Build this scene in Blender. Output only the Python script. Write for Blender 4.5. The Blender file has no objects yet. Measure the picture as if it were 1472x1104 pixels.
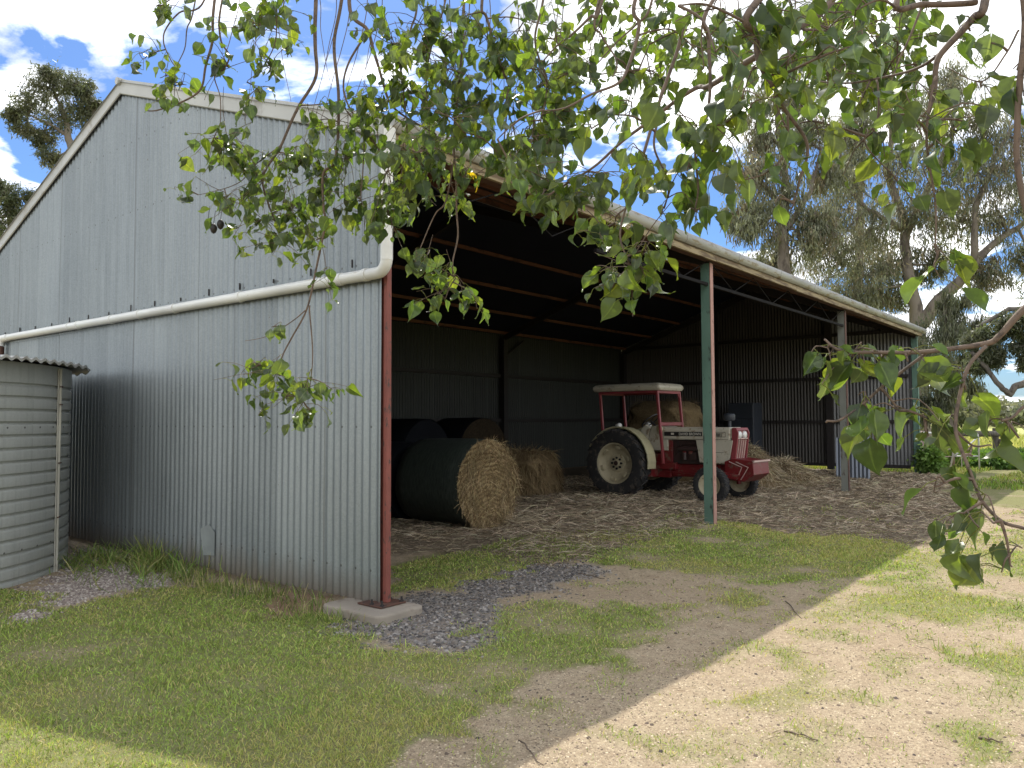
import bpy, math, random
import numpy as np
from mathutils import Vector, Matrix
random.seed(7)
RNG = np.random.default_rng(11)
SC = bpy.context.scene
COL = SC.collection
R = math.radians

# ------------------------------------------------------------------ camera
F, CX, CY = 1121.3, 736.0, 552.0
CAM = np.array([-4.6, -5.184, 1.65])
_ya, _pi, _ro = np.radians([39.02, 2.686, -0.25])
FW = np.array([math.cos(_ya)*math.cos(_pi), math.sin(_ya)*math.cos(_pi), math.sin(_pi)])
_rt = np.array([math.sin(_ya), -math.cos(_ya), 0.0]); _up = np.cross(_rt, FW)
RT = _rt*math.cos(_ro)+_up*math.sin(_ro); UP = -_rt*math.sin(_ro)+_up*math.cos(_ro)
def ray(x, y): return FW+RT*(x-CX)/F-UP*(y-CY)/F
def at(x, y, d): return CAM+ray(x, y)*d            # measured photo point at depth d -> metres
def gp(x, y, z=0.0):                                # measured photo point on the ground
    d = ray(x, y); return CAM+d*((z-CAM[2])/d[2])

# ------------------------------------------------------------------ noise
def _h(i, j, s):
    v = np.sin(i*127.1+j*311.7+s*74.7)*43758.5453
    return v-np.floor(v)
def vn(x, y, s=0):
    x = np.asarray(x, float); y = np.asarray(y, float)
    i = np.floor(x); j = np.floor(y); u = x-i; v = y-j
    u = u*u*(3-2*u); v = v*v*(3-2*v)
    return (_h(i,j,s)*(1-u)+_h(i+1,j,s)*u)*(1-v)+(_h(i,j+1,s)*(1-u)+_h(i+1,j+1,s)*u)*v
def fbm(x, y, s=0, o=3):
    t = 0; a = .5; n = 0
    for k in range(o):
        t = t+a*vn(x*2**k, y*2**k, s+k*13); n += a; a *= .5
    return t/n

# ------------------------------------------------------------------ mesh helpers
class MB:
    def __init__(s): s.v = []; s.f = []
    def add(s, vs, fs):
        o = len(s.v); s.v += [tuple(p) for p in vs]; s.f += [tuple(i+o for i in f) for f in fs]; return s
    def box(s, a, b, rot=None, piv=None):
        x0,y0,z0 = a; x1,y1,z1 = b
        vs = [(x,y,z) for z in (z0,z1) for (x,y) in ((x0,y0),(x1,y0),(x1,y1),(x0,y1))]
        if rot is not None:
            pv = Vector(piv if piv is not None else ((x0+x1)/2,(y0+y1)/2,(z0+z1)/2))
            vs = [rot@(Vector(p)-pv)+pv for p in vs]
        return s.add(vs, [(3,2,1,0),(4,5,6,7),(0,1,5,4),(1,2,6,5),(2,3,7,6),(3,0,4,7)])
    def bar(s, p, q, w, h, up=(0,0,1)):
        p = Vector(p); q = Vector(q); d = (q-p).normalized(); u = Vector(up)
        if abs(d.dot(u)) > .98: u = Vector((1,0,0))
        a = d.cross(u).normalized()*w/2; b = a.cross(d).normalized()*h/2
        vs = [p-a-b,p+a-b,p+a+b,p-a+b,q-a-b,q+a-b,q+a+b,q-a+b]
        return s.add(vs, [(3,2,1,0),(4,5,6,7),(0,1,5,4),(1,2,6,5),(2,3,7,6),(3,0,4,7)])
    def tube(s, pts, rad, n=8, cap=True):
        pts = [Vector(p) for p in pts]; m = len(pts)
        if not hasattr(rad, '__len__'): rad = [rad]*m
        t0 = (pts[1]-pts[0]).normalized()
        a = t0.orthogonal().normalized(); o = len(s.v)
        for k in range(m):
            t = (pts[min(k+1,m-1)]-pts[max(k-1,0)])
            t = t.normalized() if t.length > 1e-9 else t0
            a = (a-t*a.dot(t)); a = a.normalized() if a.length > 1e-6 else t.orthogonal().normalized()
            b = t.cross(a)
            for i in range(n):
                g = 2*math.pi*i/n
                s.v.append(tuple(pts[k]+(a*math.cos(g)+b*math.sin(g))*rad[k]))
        for k in range(m-1):
            for i in range(n):
                j = (i+1) % n
                s.f.append((o+k*n+i,o+k*n+j,o+(k+1)*n+j,o+(k+1)*n+i))
        if cap:
            s.f.append(tuple(o+i for i in range(n))[::-1]); s.f.append(tuple(o+(m-1)*n+i for i in range(n)))
        return s
    def lathe(s, prof, c=(0,0,0), axis='Z', n=32, close=False, a0=0, a1=2*math.pi):
        o = len(s.v); full = abs(a1-a0-2*math.pi) < 1e-6; m = n if full else n+1
        for k in range(m):
            g = a0+(a1-a0)*k/n; cg, sg = math.cos(g), math.sin(g)
            for (r, h) in prof:
                p = {'Z':(r*cg,r*sg,h),'Y':(r*cg,h,r*sg),'X':(h,r*cg,r*sg)}[axis]
                s.v.append((c[0]+p[0],c[1]+p[1],c[2]+p[2]))
        L = len(prof)
        for k in range(n):
            k2 = (k+1) % m
            for i in range(L-1 if not close else L):
                j = (i+1) % L
                s.f.append((o+k*L+i,o+k2*L+i,o+k2*L+j,o+k*L+j))
        return s
    def prism(s, poly, axis, a, b):
        n = len(poly); o = len(s.v)
        for h in (a,b):
            for (u,w) in poly:
                s.v.append({'X':(h,u,w),'Y':(u,h,w),'Z':(u,w,h)}[axis])
        s.f.append(tuple(o+i for i in range(n))[::-1]); s.f.append(tuple(o+n+i for i in range(n)))
        for i in range(n):
            j = (i+1) % n; s.f.append((o+i,o+j,o+n+j,o+n+i))
        return s
    def build(s, name, mat, parent=None, smooth=False, bevel=0, loc=None, rz=0):
        me = bpy.data.meshes.new(name); me.from_pydata(s.v, [], s.f); me.update()
        return link(name, me, mat, parent, smooth, bevel, loc, rz)
def link(name, me, mat, parent=None, smooth=False, bevel=0, loc=None, rz=0):
    if mat: me.materials.append(mat)
    import bmesh
    if len(me.polygons) < 60000:
        bm = bmesh.new(); bm.from_mesh(me)
        if len(me.polygons) < 20000: bmesh.ops.recalc_face_normals(bm, faces=bm.faces)
        bm.to_mesh(me); bm.free()
    o = bpy.data.objects.new(name, me); COL.objects.link(o)
    if smooth: me.polygons.foreach_set('use_smooth', [True]*len(me.polygons))
    if smooth == 'auto':
        m = o.modifiers.new('sm','EDGE_SPLIT'); m.split_angle = R(40)
    if bevel:
        m = o.modifiers.new('bv','BEVEL'); m.width = bevel; m.segments = 2; m.limit_method = 'ANGLE'; m.angle_limit = R(40)
    if parent: o.parent = parent
    if loc is not None: o.location = loc
    o.rotation_euler.z = rz
    return o
def npmesh(name, v, quads=None, tris=None, col=None, mat=None, parent=None, smooth=False):
    me = bpy.data.meshes.new(name); v = np.asarray(v, np.float32).reshape(-1,3)
    q = np.zeros((0,4),np.int32) if quads is None else np.asarray(quads,np.int32).reshape(-1,4)
    t = np.zeros((0,3),np.int32) if tris is None else np.asarray(tris,np.int32).reshape(-1,3)
    me.vertices.add(len(v)); me.vertices.foreach_set('co', v.ravel())
    nl = q.size+t.size; me.loops.add(nl)
    me.loops.foreach_set('vertex_index', np.concatenate([q.ravel(), t.ravel()]))
    me.polygons.add(len(q)+len(t))
    st = np.concatenate([np.arange(len(q))*4, q.size+np.arange(len(t))*3]).astype(np.int32)
    me.polygons.foreach_set('loop_start', st)
    if smooth: me.polygons.foreach_set('use_smooth', np.ones(len(q)+len(t), bool))
    me.update(calc_edges=True)
    if col is not None:
        for k, c in col.items():
            a = me.attributes.new(k, 'FLOAT_COLOR', 'POINT')
            a.data.foreach_set('color', np.asarray(c, np.float32).ravel())
    if mat: me.materials.append(mat)
    o = bpy.data.objects.new(name, me); COL.objects.link(o)
    if parent: o.parent = parent
    return o
def empty(name, loc=(0,0,0), rz=0, label=None, cat=None, group=None):
    o = bpy.data.objects.new(name, None); COL.objects.link(o); o.location = loc; o.rotation_euler.z = rz
    o.empty_display_size = .2
    return tag(o, label, cat, group)
def tag(o, label=None, cat=None, group=None, kind=None):
    if label: o['label'] = label
    if cat: o['category'] = cat
    if group: o['group'] = group
    if kind: o['kind'] = kind
    return o

# ------------------------------------------------------------------ materials
class N:
    def __init__(s, name):
        s.m = bpy.data.materials.new(name); s.m.use_nodes = True; s.t = s.m.node_tree; s.t.nodes.clear()
        s.out = s.n('ShaderNodeOutputMaterial')
    def n(s, typ, **kw):
        x = s.t.nodes.new(typ)
        for k, v in kw.items():
            if k.startswith('i_'):
                key = k[2:]; x.inputs[int(key) if key.isdigit() else key.replace('_',' ')].default_value = v
            else: setattr(x, k, v)
        return x
    def l(s, a, b): s.t.links.new(a, b)
    def pos(s): return s.n('ShaderNodeNewGeometry').outputs['Position']
    def scale(s, vec, sc):
        m = s.n('ShaderNodeVectorMath', operation='MULTIPLY'); s.l(vec, m.inputs[0]); m.inputs[1].default_value = sc; return m.outputs[0]
    def noise(s, vec, sc, det=4, rough=.55):
        x = s.n('ShaderNodeTexNoise'); x.inputs['Scale'].default_value = sc; x.inputs['Detail'].default_value = det
        x.inputs['Roughness'].default_value = rough
        if vec is not None: s.l(vec, x.inputs['Vector'])
        return x.outputs['Fac']
    def ramp(s, fac, stops):
        r = s.n('ShaderNodeValToRGB'); s.l(fac, r.inputs[0]); e = r.color_ramp.elements
        while len(e) < len(stops): e.new(.5)
        for k, (p, c) in enumerate(stops):
            e[k].position = p; e[k].color = (c,c,c,1) if not hasattr(c,'__len__') else (*c,1)
        return r.outputs[0]
    def mix(s, fac, a, b, typ='MIX'):
        x = s.n('ShaderNodeMix', data_type='RGBA', blend_type=typ)
        for sock, v in ((x.inputs[0],fac),(x.inputs[6],a),(x.inputs[7],b)):
            if isinstance(v,(int,float)): sock.default_value = v
            elif isinstance(v, tuple): sock.default_value = (*v,1)
            else: s.l(v, sock)
        return x.outputs[2]
    def math(s, op, a, b=None, c=None):
        x = s.n('ShaderNodeMath', operation=op)
        for i, v in enumerate((a,b,c)):
            if v is None: continue
            if isinstance(v,(int,float)): x.inputs[i].default_value = v
            else: s.l(v, x.inputs[i])
        return x.outputs[0]
    def attr(s, name):
        return s.n('ShaderNodeAttribute', attribute_name=name)
    def bsdf(s, color, rough=.6, metal=0, spec=.5, bump=None, bstr=.3, bdist=.01):
        b = s.n('ShaderNodeBsdfPrincipled')
        for k, v in (('Base Color',color),('Roughness',rough),('Metallic',metal),('Specular IOR Level',spec)):
            if isinstance(v,(int,float)): b.inputs[k].default_value = v
            elif isinstance(v, tuple): b.inputs[k].default_value = (*v,1)
            else: s.l(v, b.inputs[k])
        if bump is not None:
            bn = s.n('ShaderNodeBump'); bn.inputs['Strength'].default_value = bstr; bn.inputs['Distance'].default_value = bdist
            s.l(bump, bn.inputs['Height']); s.l(bn.outputs[0], b.inputs['Normal'])
        s.b = b; s.l(b.outputs[0], s.out.inputs[0]); return s.m
def paint(name, c, worn=None, amt=.45, sc=6, rough=.5, metal=0, spec=.5, stretch=(1,1,1), bstr=.15):
    n = N(name); p = n.scale(n.pos(), stretch)
    f = n.noise(p, sc, 6, .65); v = n.noise(p, sc*.35, 3)
    col = n.mix(n.ramp(v, [(.3,.0),(.7,1.0)]), tuple(x*.82 for x in c), tuple(min(1,x*1.12) for x in c))
    if worn: col = n.mix(n.ramp(f, [(1-amt-.02,0.0),(1-amt+.06,1.0)]), col, worn)
    return n.bsdf(col, rough, metal, spec, f, bstr, .004)
def zinc(name, axis='Y', dark=(.145,.166,.176), light=(.285,.313,.322), metal=.5, rough=.40, dirt=True, sheet=.762, split=2.95):
    n = N(name); p = n.pos(); sp = n.n('ShaderNodeSeparateXYZ'); n.l(p, sp.inputs[0])
    u = sp.outputs[axis]; z = sp.outputs['Z']
    k = n.math('FLOOR', n.math('DIVIDE', u, sheet)); row = n.math('GREATER_THAN', z, split)
    cv = n.n('ShaderNodeCombineXYZ'); n.l(k, cv.inputs[0]); n.l(row, cv.inputs[1])
    w = n.n('ShaderNodeTexWhiteNoise', noise_dimensions='2D'); n.l(cv.outputs[0], w.inputs['Vector'])
    vo = n.n('ShaderNodeTexVoronoi'); vo.inputs['Scale'].default_value = 70; n.l(p, vo.inputs['Vector'])
    spv = n.n('ShaderNodeSeparateColor'); n.l(vo.outputs['Color'], spv.inputs[0])
    big = n.noise(p, .55, 4)
    st = n.noise(n.scale(p, (9,9,.6)), 1.0, 5, .6)
    f = n.math('ADD', n.math('MULTIPLY', w.outputs[0], .40), n.math('MULTIPLY', spv.outputs[0], .26))
    f = n.math('ADD', f, n.math('MULTIPLY', n.ramp(big, [(.3,0.0),(.7,1.0)]), .4))
    col = n.mix(f, dark, light)
    col = n.mix(n.math('MULTIPLY', n.ramp(st, [(.45,0.0),(.75,1.0)]), .35), col, tuple(x*1.18 for x in light))
    if dirt:
        g = n.math('SUBTRACT', 1.0, n.math('DIVIDE', z, n.math('ADD', .12, n.math('MULTIPLY', n.noise(n.scale(p,(5,5,.3)), 1), .5))))
        g = n.n('ShaderNodeClamp').outputs[0] if False else n.math('MAXIMUM', g, 0.0)
        col = n.mix(n.math('MULTIPLY', g, .9), col, (.15,.11,.075))
        sk = n.noise(n.scale(p, (30,30,25)), 1, 2)
        col = n.mix(n.ramp(sk, [(.74,0.0),(.78,.7)]), col, (.10,.07,.05))
    fu = n.math('FRACT', n.math('DIVIDE', u, sheet)); col = n.mix(n.math('MULTIPLY', n.math('LESS_THAN', fu, .02), .45), col, (.08,.08,.075))
    du = n.math('ABSOLUTE', n.math('SUBTRACT', n.math('FRACT', n.math('DIVIDE', u, .2)), .5)); dots = None
    for zl in (.35,1.6,2.93,3.05,4.3,5.2):
        q = n.math('LESS_THAN', n.math('ADD', n.math('MULTIPLY', n.math('MULTIPLY',du,.2), n.math('MULTIPLY',du,.2)), n.math('POWER', n.math('SUBTRACT', z, zl), 2.0)), .00012)
        dots = q if dots is None else n.math('MAXIMUM', dots, q)
    col = n.mix(n.math('MULTIPLY', dots, .8), col, (.05,.045,.04))
    stn = n.noise(n.scale(p, (22,22,.35)), 1.0, 4, .6)
    col = n.mix(n.math('MULTIPLY', n.ramp(stn, [(.54,0.0),(.72,1.0)]), .34), col, tuple(x*.55 for x in light))
    rr = n.math('ADD', rough-.1, n.math('MULTIPLY', big, .22))
    return n.bsdf(col, rr, metal, .5, spv.outputs[0], .05, .002)

M = {}
M['zinc'] = zinc('gable zinc')
M['zinc_in'] = zinc('inner zinc rear', axis='X', dark=(.009,.011,.009), light=(.026,.030,.024), metal=.3, rough=.55, dirt=False)  # rear wall zinc with the shed's shade darkened into its colour
M['zinc_far'] = zinc('inner zinc far', axis='Y', dark=(.03,.028,.026), light=(.082,.075,.067), metal=.3, rough=.55, dirt=False, split=99)  # end wall zinc, interior shade put into its colour
M['zinc_sheet'] = zinc('loose zinc', axis='Y', dark=(.09,.105,.13), light=(.16,.18,.215), metal=.3, dirt=False)
M['roof'] = zinc('roof zinc', axis='X', dark=(.34,.35,.35), light=(.52,.53,.53), metal=.4, rough=.5, dirt=False, split=99)
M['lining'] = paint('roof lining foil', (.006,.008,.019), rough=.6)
M['capping'] = paint('pale barge capping', (.42,.42,.395), (.30,.285,.25), .42, 3, rough=.5, metal=.1)
M['gutter'] = paint('grey gutter', (.30,.30,.28), (.20,.16,.10), .44, 5, rough=.45, metal=.3, stretch=(.5,1,3))
M['fascia'] = paint('stained cream fascia', (.27,.215,.12), (.12,.08,.04), .50, 4, rough=.7, stretch=(.4,1,4))
M['redox'] = paint('red oxide steel', (.20,.055,.04), (.065,.035,.028), .42, 22, rough=.65, stretch=(1,1,.5))
M['purlin'] = paint('orange rusty purlin', (.15,.062,.034), (.065,.03,.02), .45, 7, rough=.75, stretch=(.4,1,1))
M['trussdark'] = paint('dark truss steel', (.010,.009,.009), rough=.85, spec=.15)
M['net_shaded'] = paint('shaded bale wrap', (.007,.008,.011), rough=.8, spec=.1)  # darker copy of the bale net, carries the shade at the back
M['zinc_mid'] = zinc('end bay zinc', axis='Y', dark=(.10,.10,.10), light=(.19,.193,.197), metal=.35, rough=.5, dirt=False, split=99)  # lighter copy of the end wall zinc, daylight put into its colour
M['rust'] = paint('brown rusty steel', (.085,.038,.024), (.04,.022,.018), .45, 12, rough=.75)
M['darksteel'] = paint('dark old steel', (.022,.018,.017), (.012,.010,.010), .4, 12, rough=.7)
M['greenpost'] = paint('weathered green paint', (.105,.19,.15), (.035,.045,.038), .40, 9, rough=.55, stretch=(1,1,.45))
M['pinkedge'] = paint('faded red oxide edge', (.36,.20,.16), (.16,.07,.05), .42, 14, rough=.65, stretch=(1,1,.4))
M['greypost'] = paint('grey green weathered post', (.19,.20,.175), (.075,.06,.05), .42, 9, rough=.6, stretch=(1,1,.45))
M['patch'] = paint('bright flattened zinc', (.33,.36,.36), (.26,.28,.28), .4, 8, rough=.45, metal=.2)
M['pvc'] = paint('white pvc pipe', (.66,.66,.62), (.40,.36,.27), .33, 6, rough=.35, stretch=(2,.5,2))
M['concrete'] = paint('footing concrete', (.27,.235,.19), (.22,.18,.14), .42, 7, rough=.9, bstr=.5)
M['tank'] = zinc('tank zinc', axis='X', dark=(.34,.355,.335), light=(.47,.485,.46), metal=.3, rough=.5, dirt=False, sheet=40, split=2.12)
M['tankroof'] = zinc('tank roof zinc', axis='X', dark=(.34,.34,.32), light=(.5,.5,.48), metal=.3, rough=.5, dirt=False, split=99)
M['strap'] = paint('pale strap', (.46,.45,.39), (.18,.15,.11), .36, 10, rough=.55, stretch=(1,1,.3))
M['tyre'] = paint('tyre rubber', (.020,.020,.021), (.075,.062,.05), .44, 9, rough=.8)
M['rim'] = paint('cream rim', (.42,.37,.25), (.17,.12,.07), .36, 12, rough=.55)
M['cream'] = paint('cream tractor paint', (.46,.43,.35), (.25,.20,.14), .42, 6, rough=.42)
M['fender'] = paint('cream fender paint', (.38,.35,.22), (.2,.17,.1), .36, 8, rough=.5)
M['tred'] = paint('tractor red', (.14,.010,.012), (.12,.06,.045), .45, 7, rough=.45)
M['pinkred'] = paint('faded tractor red', (.21,.035,.042), (.16,.08,.07), .36, 8, rough=.5)
M['engine'] = paint('oily engine', (.035,.018,.016), (.02,.018,.018), .45, 12, rough=.5)
M['black'] = paint('black parts', (.016,.016,.018), rough=.5)
M['decal'] = paint('black decal', (.012,.012,.013), rough=.4)
M['letter'] = paint('pale lettering', (.55,.53,.46), rough=.5)
M['lamp'] = paint('lamp glass', (.6,.6,.58), rough=.15, spec=.8)
M['chrome'] = paint('pinkish bars', (.50,.36,.33), rough=.4, metal=.2)
M['cabinet'] = paint('blue grey cabinet', (.032,.038,.05), (.022,.022,.026), .35, 6, rough=.5)
M['galv'] = paint('galvanised tube', (.55,.56,.56), (.4,.4,.38), .35, 8, rough=.4, metal=.4)
M['timber'] = paint('grey weathered timber', (.13,.115,.095), (.06,.05,.042), .45, 10, rough=.9, stretch=(1,1,.25))
M['bark'] = paint('twig bark', (.135,.095,.068), (.07,.05,.038), .45, 40, rough=.8)
M['gumbark'] = paint('gum bark', (.19,.16,.13), (.10,.08,.065), .46, 2.2, rough=.85, stretch=(1,1,.35), bstr=.5)
M['wire'] = paint('fence wire', (.30,.22,.19), rough=.6, metal=.3)
M['stone'] = paint('blue stones', (.2,.2,.22), rough=.8)
M['pod'] = paint('black pod', (.012,.009,.008), rough=.5)

def colmat(name, rough=.7, trans=0.0, tcol=(1,1,1), spec=.3, sc=None):
    n = N(name); a = n.attr('col').outputs['Color']; c = a
    if sc:
        c = n.mix(n.ramp(n.noise(n.pos(), sc, 3), [(.3,0.0),(.7,1.0)]), n.mix(1.0,a,(.6,.6,.6),'MULTIPLY'), n.mix(1.0,a,(1.25,1.25,1.25),'MULTIPLY'))
    n.bsdf(c, rough, 0, spec)
    if trans:
        t = n.n('ShaderNodeBsdfTranslucent'); n.l(n.mix(1.0, c, tcol, 'MULTIPLY'), t.inputs[0])
        m = n.n('ShaderNodeMixShader'); m.inputs[0].default_value = trans
        n.l(n.b.outputs[0], m.inputs[1]); n.l(t.outputs[0], m.inputs[2]); n.l(m.outputs[0], n.out.inputs[0])
    return n.m
def leafmat():
    n = N('poplar leaf'); a = n.attr('col').outputs['Color']; bf = n.n('ShaderNodeNewGeometry').outputs['Backfacing']
    v = n.noise(n.pos(), 60, 3); c = n.mix(n.ramp(v,[(.3,0.0),(.7,1.0)]), n.mix(1.0,a,(.8,.8,.8),'MULTIPLY'), n.mix(1.0,a,(1.15,1.15,1.1),'MULTIPLY'))
    c2 = n.mix(n.math('MULTIPLY',bf,.35), c, (.13,.165,.085))
    n.bsdf(c2, .34, 0, .5)
    t = n.n('ShaderNodeBsdfTranslucent'); n.l(n.mix(1.0, c, (3.1,3.1,.8), 'MULTIPLY'), t.inputs[0])
    m = n.n('ShaderNodeMixShader'); m.inputs[0].default_value = .40
    n.l(n.b.outputs[0], m.inputs[1]); n.l(t.outputs[0], m.inputs[2]); n.l(m.outputs[0], n.out.inputs[0]); return n.m
M['leaf'] = leafmat()
M['gumleaf'] = colmat('gum leaf', .42, .42, (1.35,1.35,1.0), .6)
M['blade'] = colmat('grass blade', .6, .30, (1.6,1.6,.7), .25)
M['straw'] = colmat('straw', .8, .0, spec=.2)
M['pebble'] = colmat('pebbles', .85, 0, spec=.25)

# hay faces (object space rings)
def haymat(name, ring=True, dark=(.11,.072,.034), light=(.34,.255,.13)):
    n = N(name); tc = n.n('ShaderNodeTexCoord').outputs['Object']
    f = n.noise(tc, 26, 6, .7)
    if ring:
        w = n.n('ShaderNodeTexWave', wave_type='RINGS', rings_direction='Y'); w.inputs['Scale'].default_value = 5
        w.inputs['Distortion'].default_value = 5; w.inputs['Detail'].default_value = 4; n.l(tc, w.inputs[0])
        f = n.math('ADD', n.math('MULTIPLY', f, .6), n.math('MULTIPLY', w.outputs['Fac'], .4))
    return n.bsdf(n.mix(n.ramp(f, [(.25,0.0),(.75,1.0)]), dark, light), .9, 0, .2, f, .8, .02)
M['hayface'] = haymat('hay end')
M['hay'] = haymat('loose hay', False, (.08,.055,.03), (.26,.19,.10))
M['hay_shaded'] = haymat('shaded hay', False, (.015,.011,.007), (.06,.043,.025))  # darker copy of the hay, back-row shade put into its colour
_n = N('green bale net'); _tc = _n.n('ShaderNodeTexCoord').outputs['Object']
_f = _n.noise(_n.scale(_tc,(1,6,1)), 9, 5, .6)
M['net'] = _n.bsdf(_n.mix(_n.ramp(_f,[(.35,0.0),(.8,1.0)]), (.014,.020,.017), (.055,.066,.055)), .55, 0, .4, _f, .4, .01)

# ------------------------------------------------------------------ strands / blades
def strands(name, P, D, L, W, col, mat, parent=None, droop=0.0, seg=3, kind=None):
    P = np.asarray(P,float); D = np.asarray(D,float); n = len(P)
    D = D/np.linalg.norm(D,axis=1)[:,None]; L = np.broadcast_to(L,(n,)).reshape(n,1); W = np.broadcast_to(W,(n,)).reshape(n,1)
    r = RNG.normal(size=(n,3)); s = np.cross(D, r); s /= np.linalg.norm(s,axis=1)[:,None]+1e-9
    bend = np.cross(s, D)*RNG.normal(0,.16,(n,1))
    vs = []
    for k in range(seg+1):
        t = k/seg
        c = P+D*L*t+bend*L*(t*t)+np.array([0,0,-1.0])*L*droop*t*t
        w = W*(1 if k < seg else .35)*.5
        vs += [c-s*w, c+s*w]
    v = np.stack(vs,1).reshape(-1,3); m = 2*(seg+1)
    b = (np.arange(n)*m)[:,None]
    q = np.concatenate([np.stack([b[:,0]+2*k,b[:,0]+2*k+1,b[:,0]+2*k+3,b[:,0]+2*k+2],1) for k in range(seg)])
    c4 = np.ones((n,4)); c4[:,:3] = col
    o = npmesh(name, v, q, col={'col':np.repeat(c4,m,0)}, mat=mat, parent=parent)
    if kind: o['kind'] = kind
    return o
def vary(base, n, amt=.25, alt=None, p=.3):
    c = np.array(base)[None,:]*(1+RNG.uniform(-amt,amt,(n,1)))*(1+RNG.uniform(-.08,.08,(n,3)))
    if alt is not None:
        m = RNG.random(n) < p; c[m] = np.array(alt)*(1+RNG.uniform(-amt,amt,(m.sum(),1)))
    return np.clip(c,0,1)

# ------------------------------------------------------------------ ground
def poly(pts): return np.array([gp(x,y)[:2] for x,y in pts])
def inside(x, y, P):
    r = np.zeros(x.shape, bool); n = len(P); j = n-1
    for i in range(n):
        xi, yi = P[i]; xj, yj = P[j]
        c = ((yi > y) != (yj > y)) & (x < (xj-xi)*(y-yi)/((yj-yi) if yj != yi else 1e-9)+xi)
        r ^= c; j = i
    return r
LAWN = [poly([(-260,900),(0,838),(70,850),(120,880),(215,845),(300,842),(420,852),(465,872),(478,905),(520,938),(600,948),(690,945),(712,890),(760,872),(850,868),(965,876),(968,912),(860,945),(760,968),(705,1004),(722,1018),(650,1050),(590,1060),(560,1085),(545,1104),(500,1200),(-400,1300)]),
        poly([(556,862),(556,815),(640,785),(720,765),(820,770),(900,765),(985,742),(1040,748),(1110,768),(1200,768),(1290,782),(1312,792),(1265,818),(1180,835),(1110,843),(1010,828),(905,812),(830,808),(760,812),(690,828),(640,850)])]
SPARSE = [poly([(1170,905),(1240,850),(1310,800),(1390,765),(1560,760),(1560,900),(1420,905),(1330,915),(1250,900)]),
          poly([(1330,968),(1400,940),(1500,925),(1560,1010),(1400,1015),(1350,1000)]),
          poly([(1130,1000),(1180,985),(1215,995),(1180,1015)]), poly([(1060,930),(1120,925),(1120,950),(1070,952)]),
          poly([(1000,835),(1120,850),(1150,870),(1080,900),(1010,890)]), poly([(640,1090),(720,1060),(760,1085),(700,1110)]),
          poly([(1060,1010),(1130,1000),(1150,1025),(1080,1030)]), poly([(1330,1040),(1472,1020),(1500,1104),(1380,1104)])]
LAWN.append(poly([(1345,708),(1390,694),(1640,690),(1640,742),(1460,730),(1385,722)]))
DARKG = [poly([(425,918),(455,898),(520,870),(600,862),(655,858),(700,868),(712,888),(700,925),(680,938),(600,942),(530,925),(440,922)]),
         poly([(640,872),(660,838),(730,818),(800,810),(858,816),(870,832),(800,850),(720,866),(690,885)])]
PALEG = [poly([(100,795),(150,790),(235,822),(255,838),(150,852),(130,868),(70,865),(60,850),(80,825)]), poly([(10,872),(60,868),(50,885),(10,890)])]
EARTH = [poly([(352,868),(370,850),(440,852),(462,865),(440,880),(380,880)])]
STRAWP = [poly([(556,800),(556,700),(700,690),(1000,660),(1330,680),(1400,700),(1400,745),(1372,765),(1310,785),(1230,772),(1110,770),(1000,745),(900,765),(700,772)])]
def zones(x, y):
    wx = (fbm(x*1.3,y*1.3,3)-.5)*1.3+RNG.normal(0,.07,np.shape(x)); wy = (fbm(x*1.3,y*1.3,9)-.5)*1.3+RNG.normal(0,.07,np.shape(x))
    fx = (vn(x*7,y*7,21)-.5)*.4; fy = (vn(x*7,y*7,25)-.5)*.4
    a, b = x+wx*.55+fx, y+wy*.55+fy
    z = {}
    def any_(L):
        r = np.zeros(x.shape, bool)
        for P in L: r |= inside(a, b, P)
        return r
    patch = fbm(x*1.7,y*1.7,41)
    lawn = any_(LAWN); lawn = np.where(x > 11, lawn&(patch > .3), lawn); sp = any_(SPARSE)
    lw = inside(a,b,LAWN[0])&(x<-1.2)
    g = np.where(lawn, np.clip(.42+2.2*(patch-.33),.10,1), 0)
    g = np.where(lw, np.clip(g+.25,0,1), g)
    g = np.where(sp & ~lawn, np.clip((patch-.28)*2.0,0.05,.6), g)
    g = np.maximum(g, np.clip((fbm(x*2.9,y*2.9,43)-.52)*1.8,0.012,.35)*(y < -.3))
    far = (x > 16.0) & (y < -1.4+.02*x) | (x > 24) | (y > 12.5) | (x < -9) | (y < -14)
    g = np.where(far & ~lawn, np.clip(.3+1.5*(fbm(x*.35,y*.35,51)-.3),.1,1), g)
    z['grass'] = g
    z['dark'] = any_(DARKG).astype(float); z['pale'] = any_(PALEG).astype(float)
    z['earth'] = any_(EARTH).astype(float)
    shed = (x > .05)&(x < 20.6)&(y > .0)&(y < 10.2)
    st = any_(STRAWP) | (shed & (x > 2.5))
    z['straw'] = np.where(st & ~(lawn&~shed), 1.0, 0.0)
    for k in ('dark','pale','earth'): z['grass'] = np.where(z[k] > .5, z['grass']*.04, z['grass'])
    z['field'] = np.clip((x-26)/4,0,1)
    return z
def gz(x, y):
    x = np.asarray(x,float); y = np.asarray(y,float)
    near = np.exp(-((x-4)**2+(y-0)**2)/900)
    h = (.05*(vn(x*.5,y*.5,61)-.5)+.018*(vn(x*2.4,y*2.4,62)-.5)+.009*(vn(x*9,y*9,63)-.5))*near
    s = np.clip((x-2)/3,0,1)*np.clip((y+1.5)/1.5,0,1)*np.clip((24-x)/3,0,1)*np.clip((14-y)/3,0,1)
    w = np.exp(-np.clip(y,-9,9)**2*2.0)*np.clip(-x*2+.5,0,1)*0
    return h+.05*s+w
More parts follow.
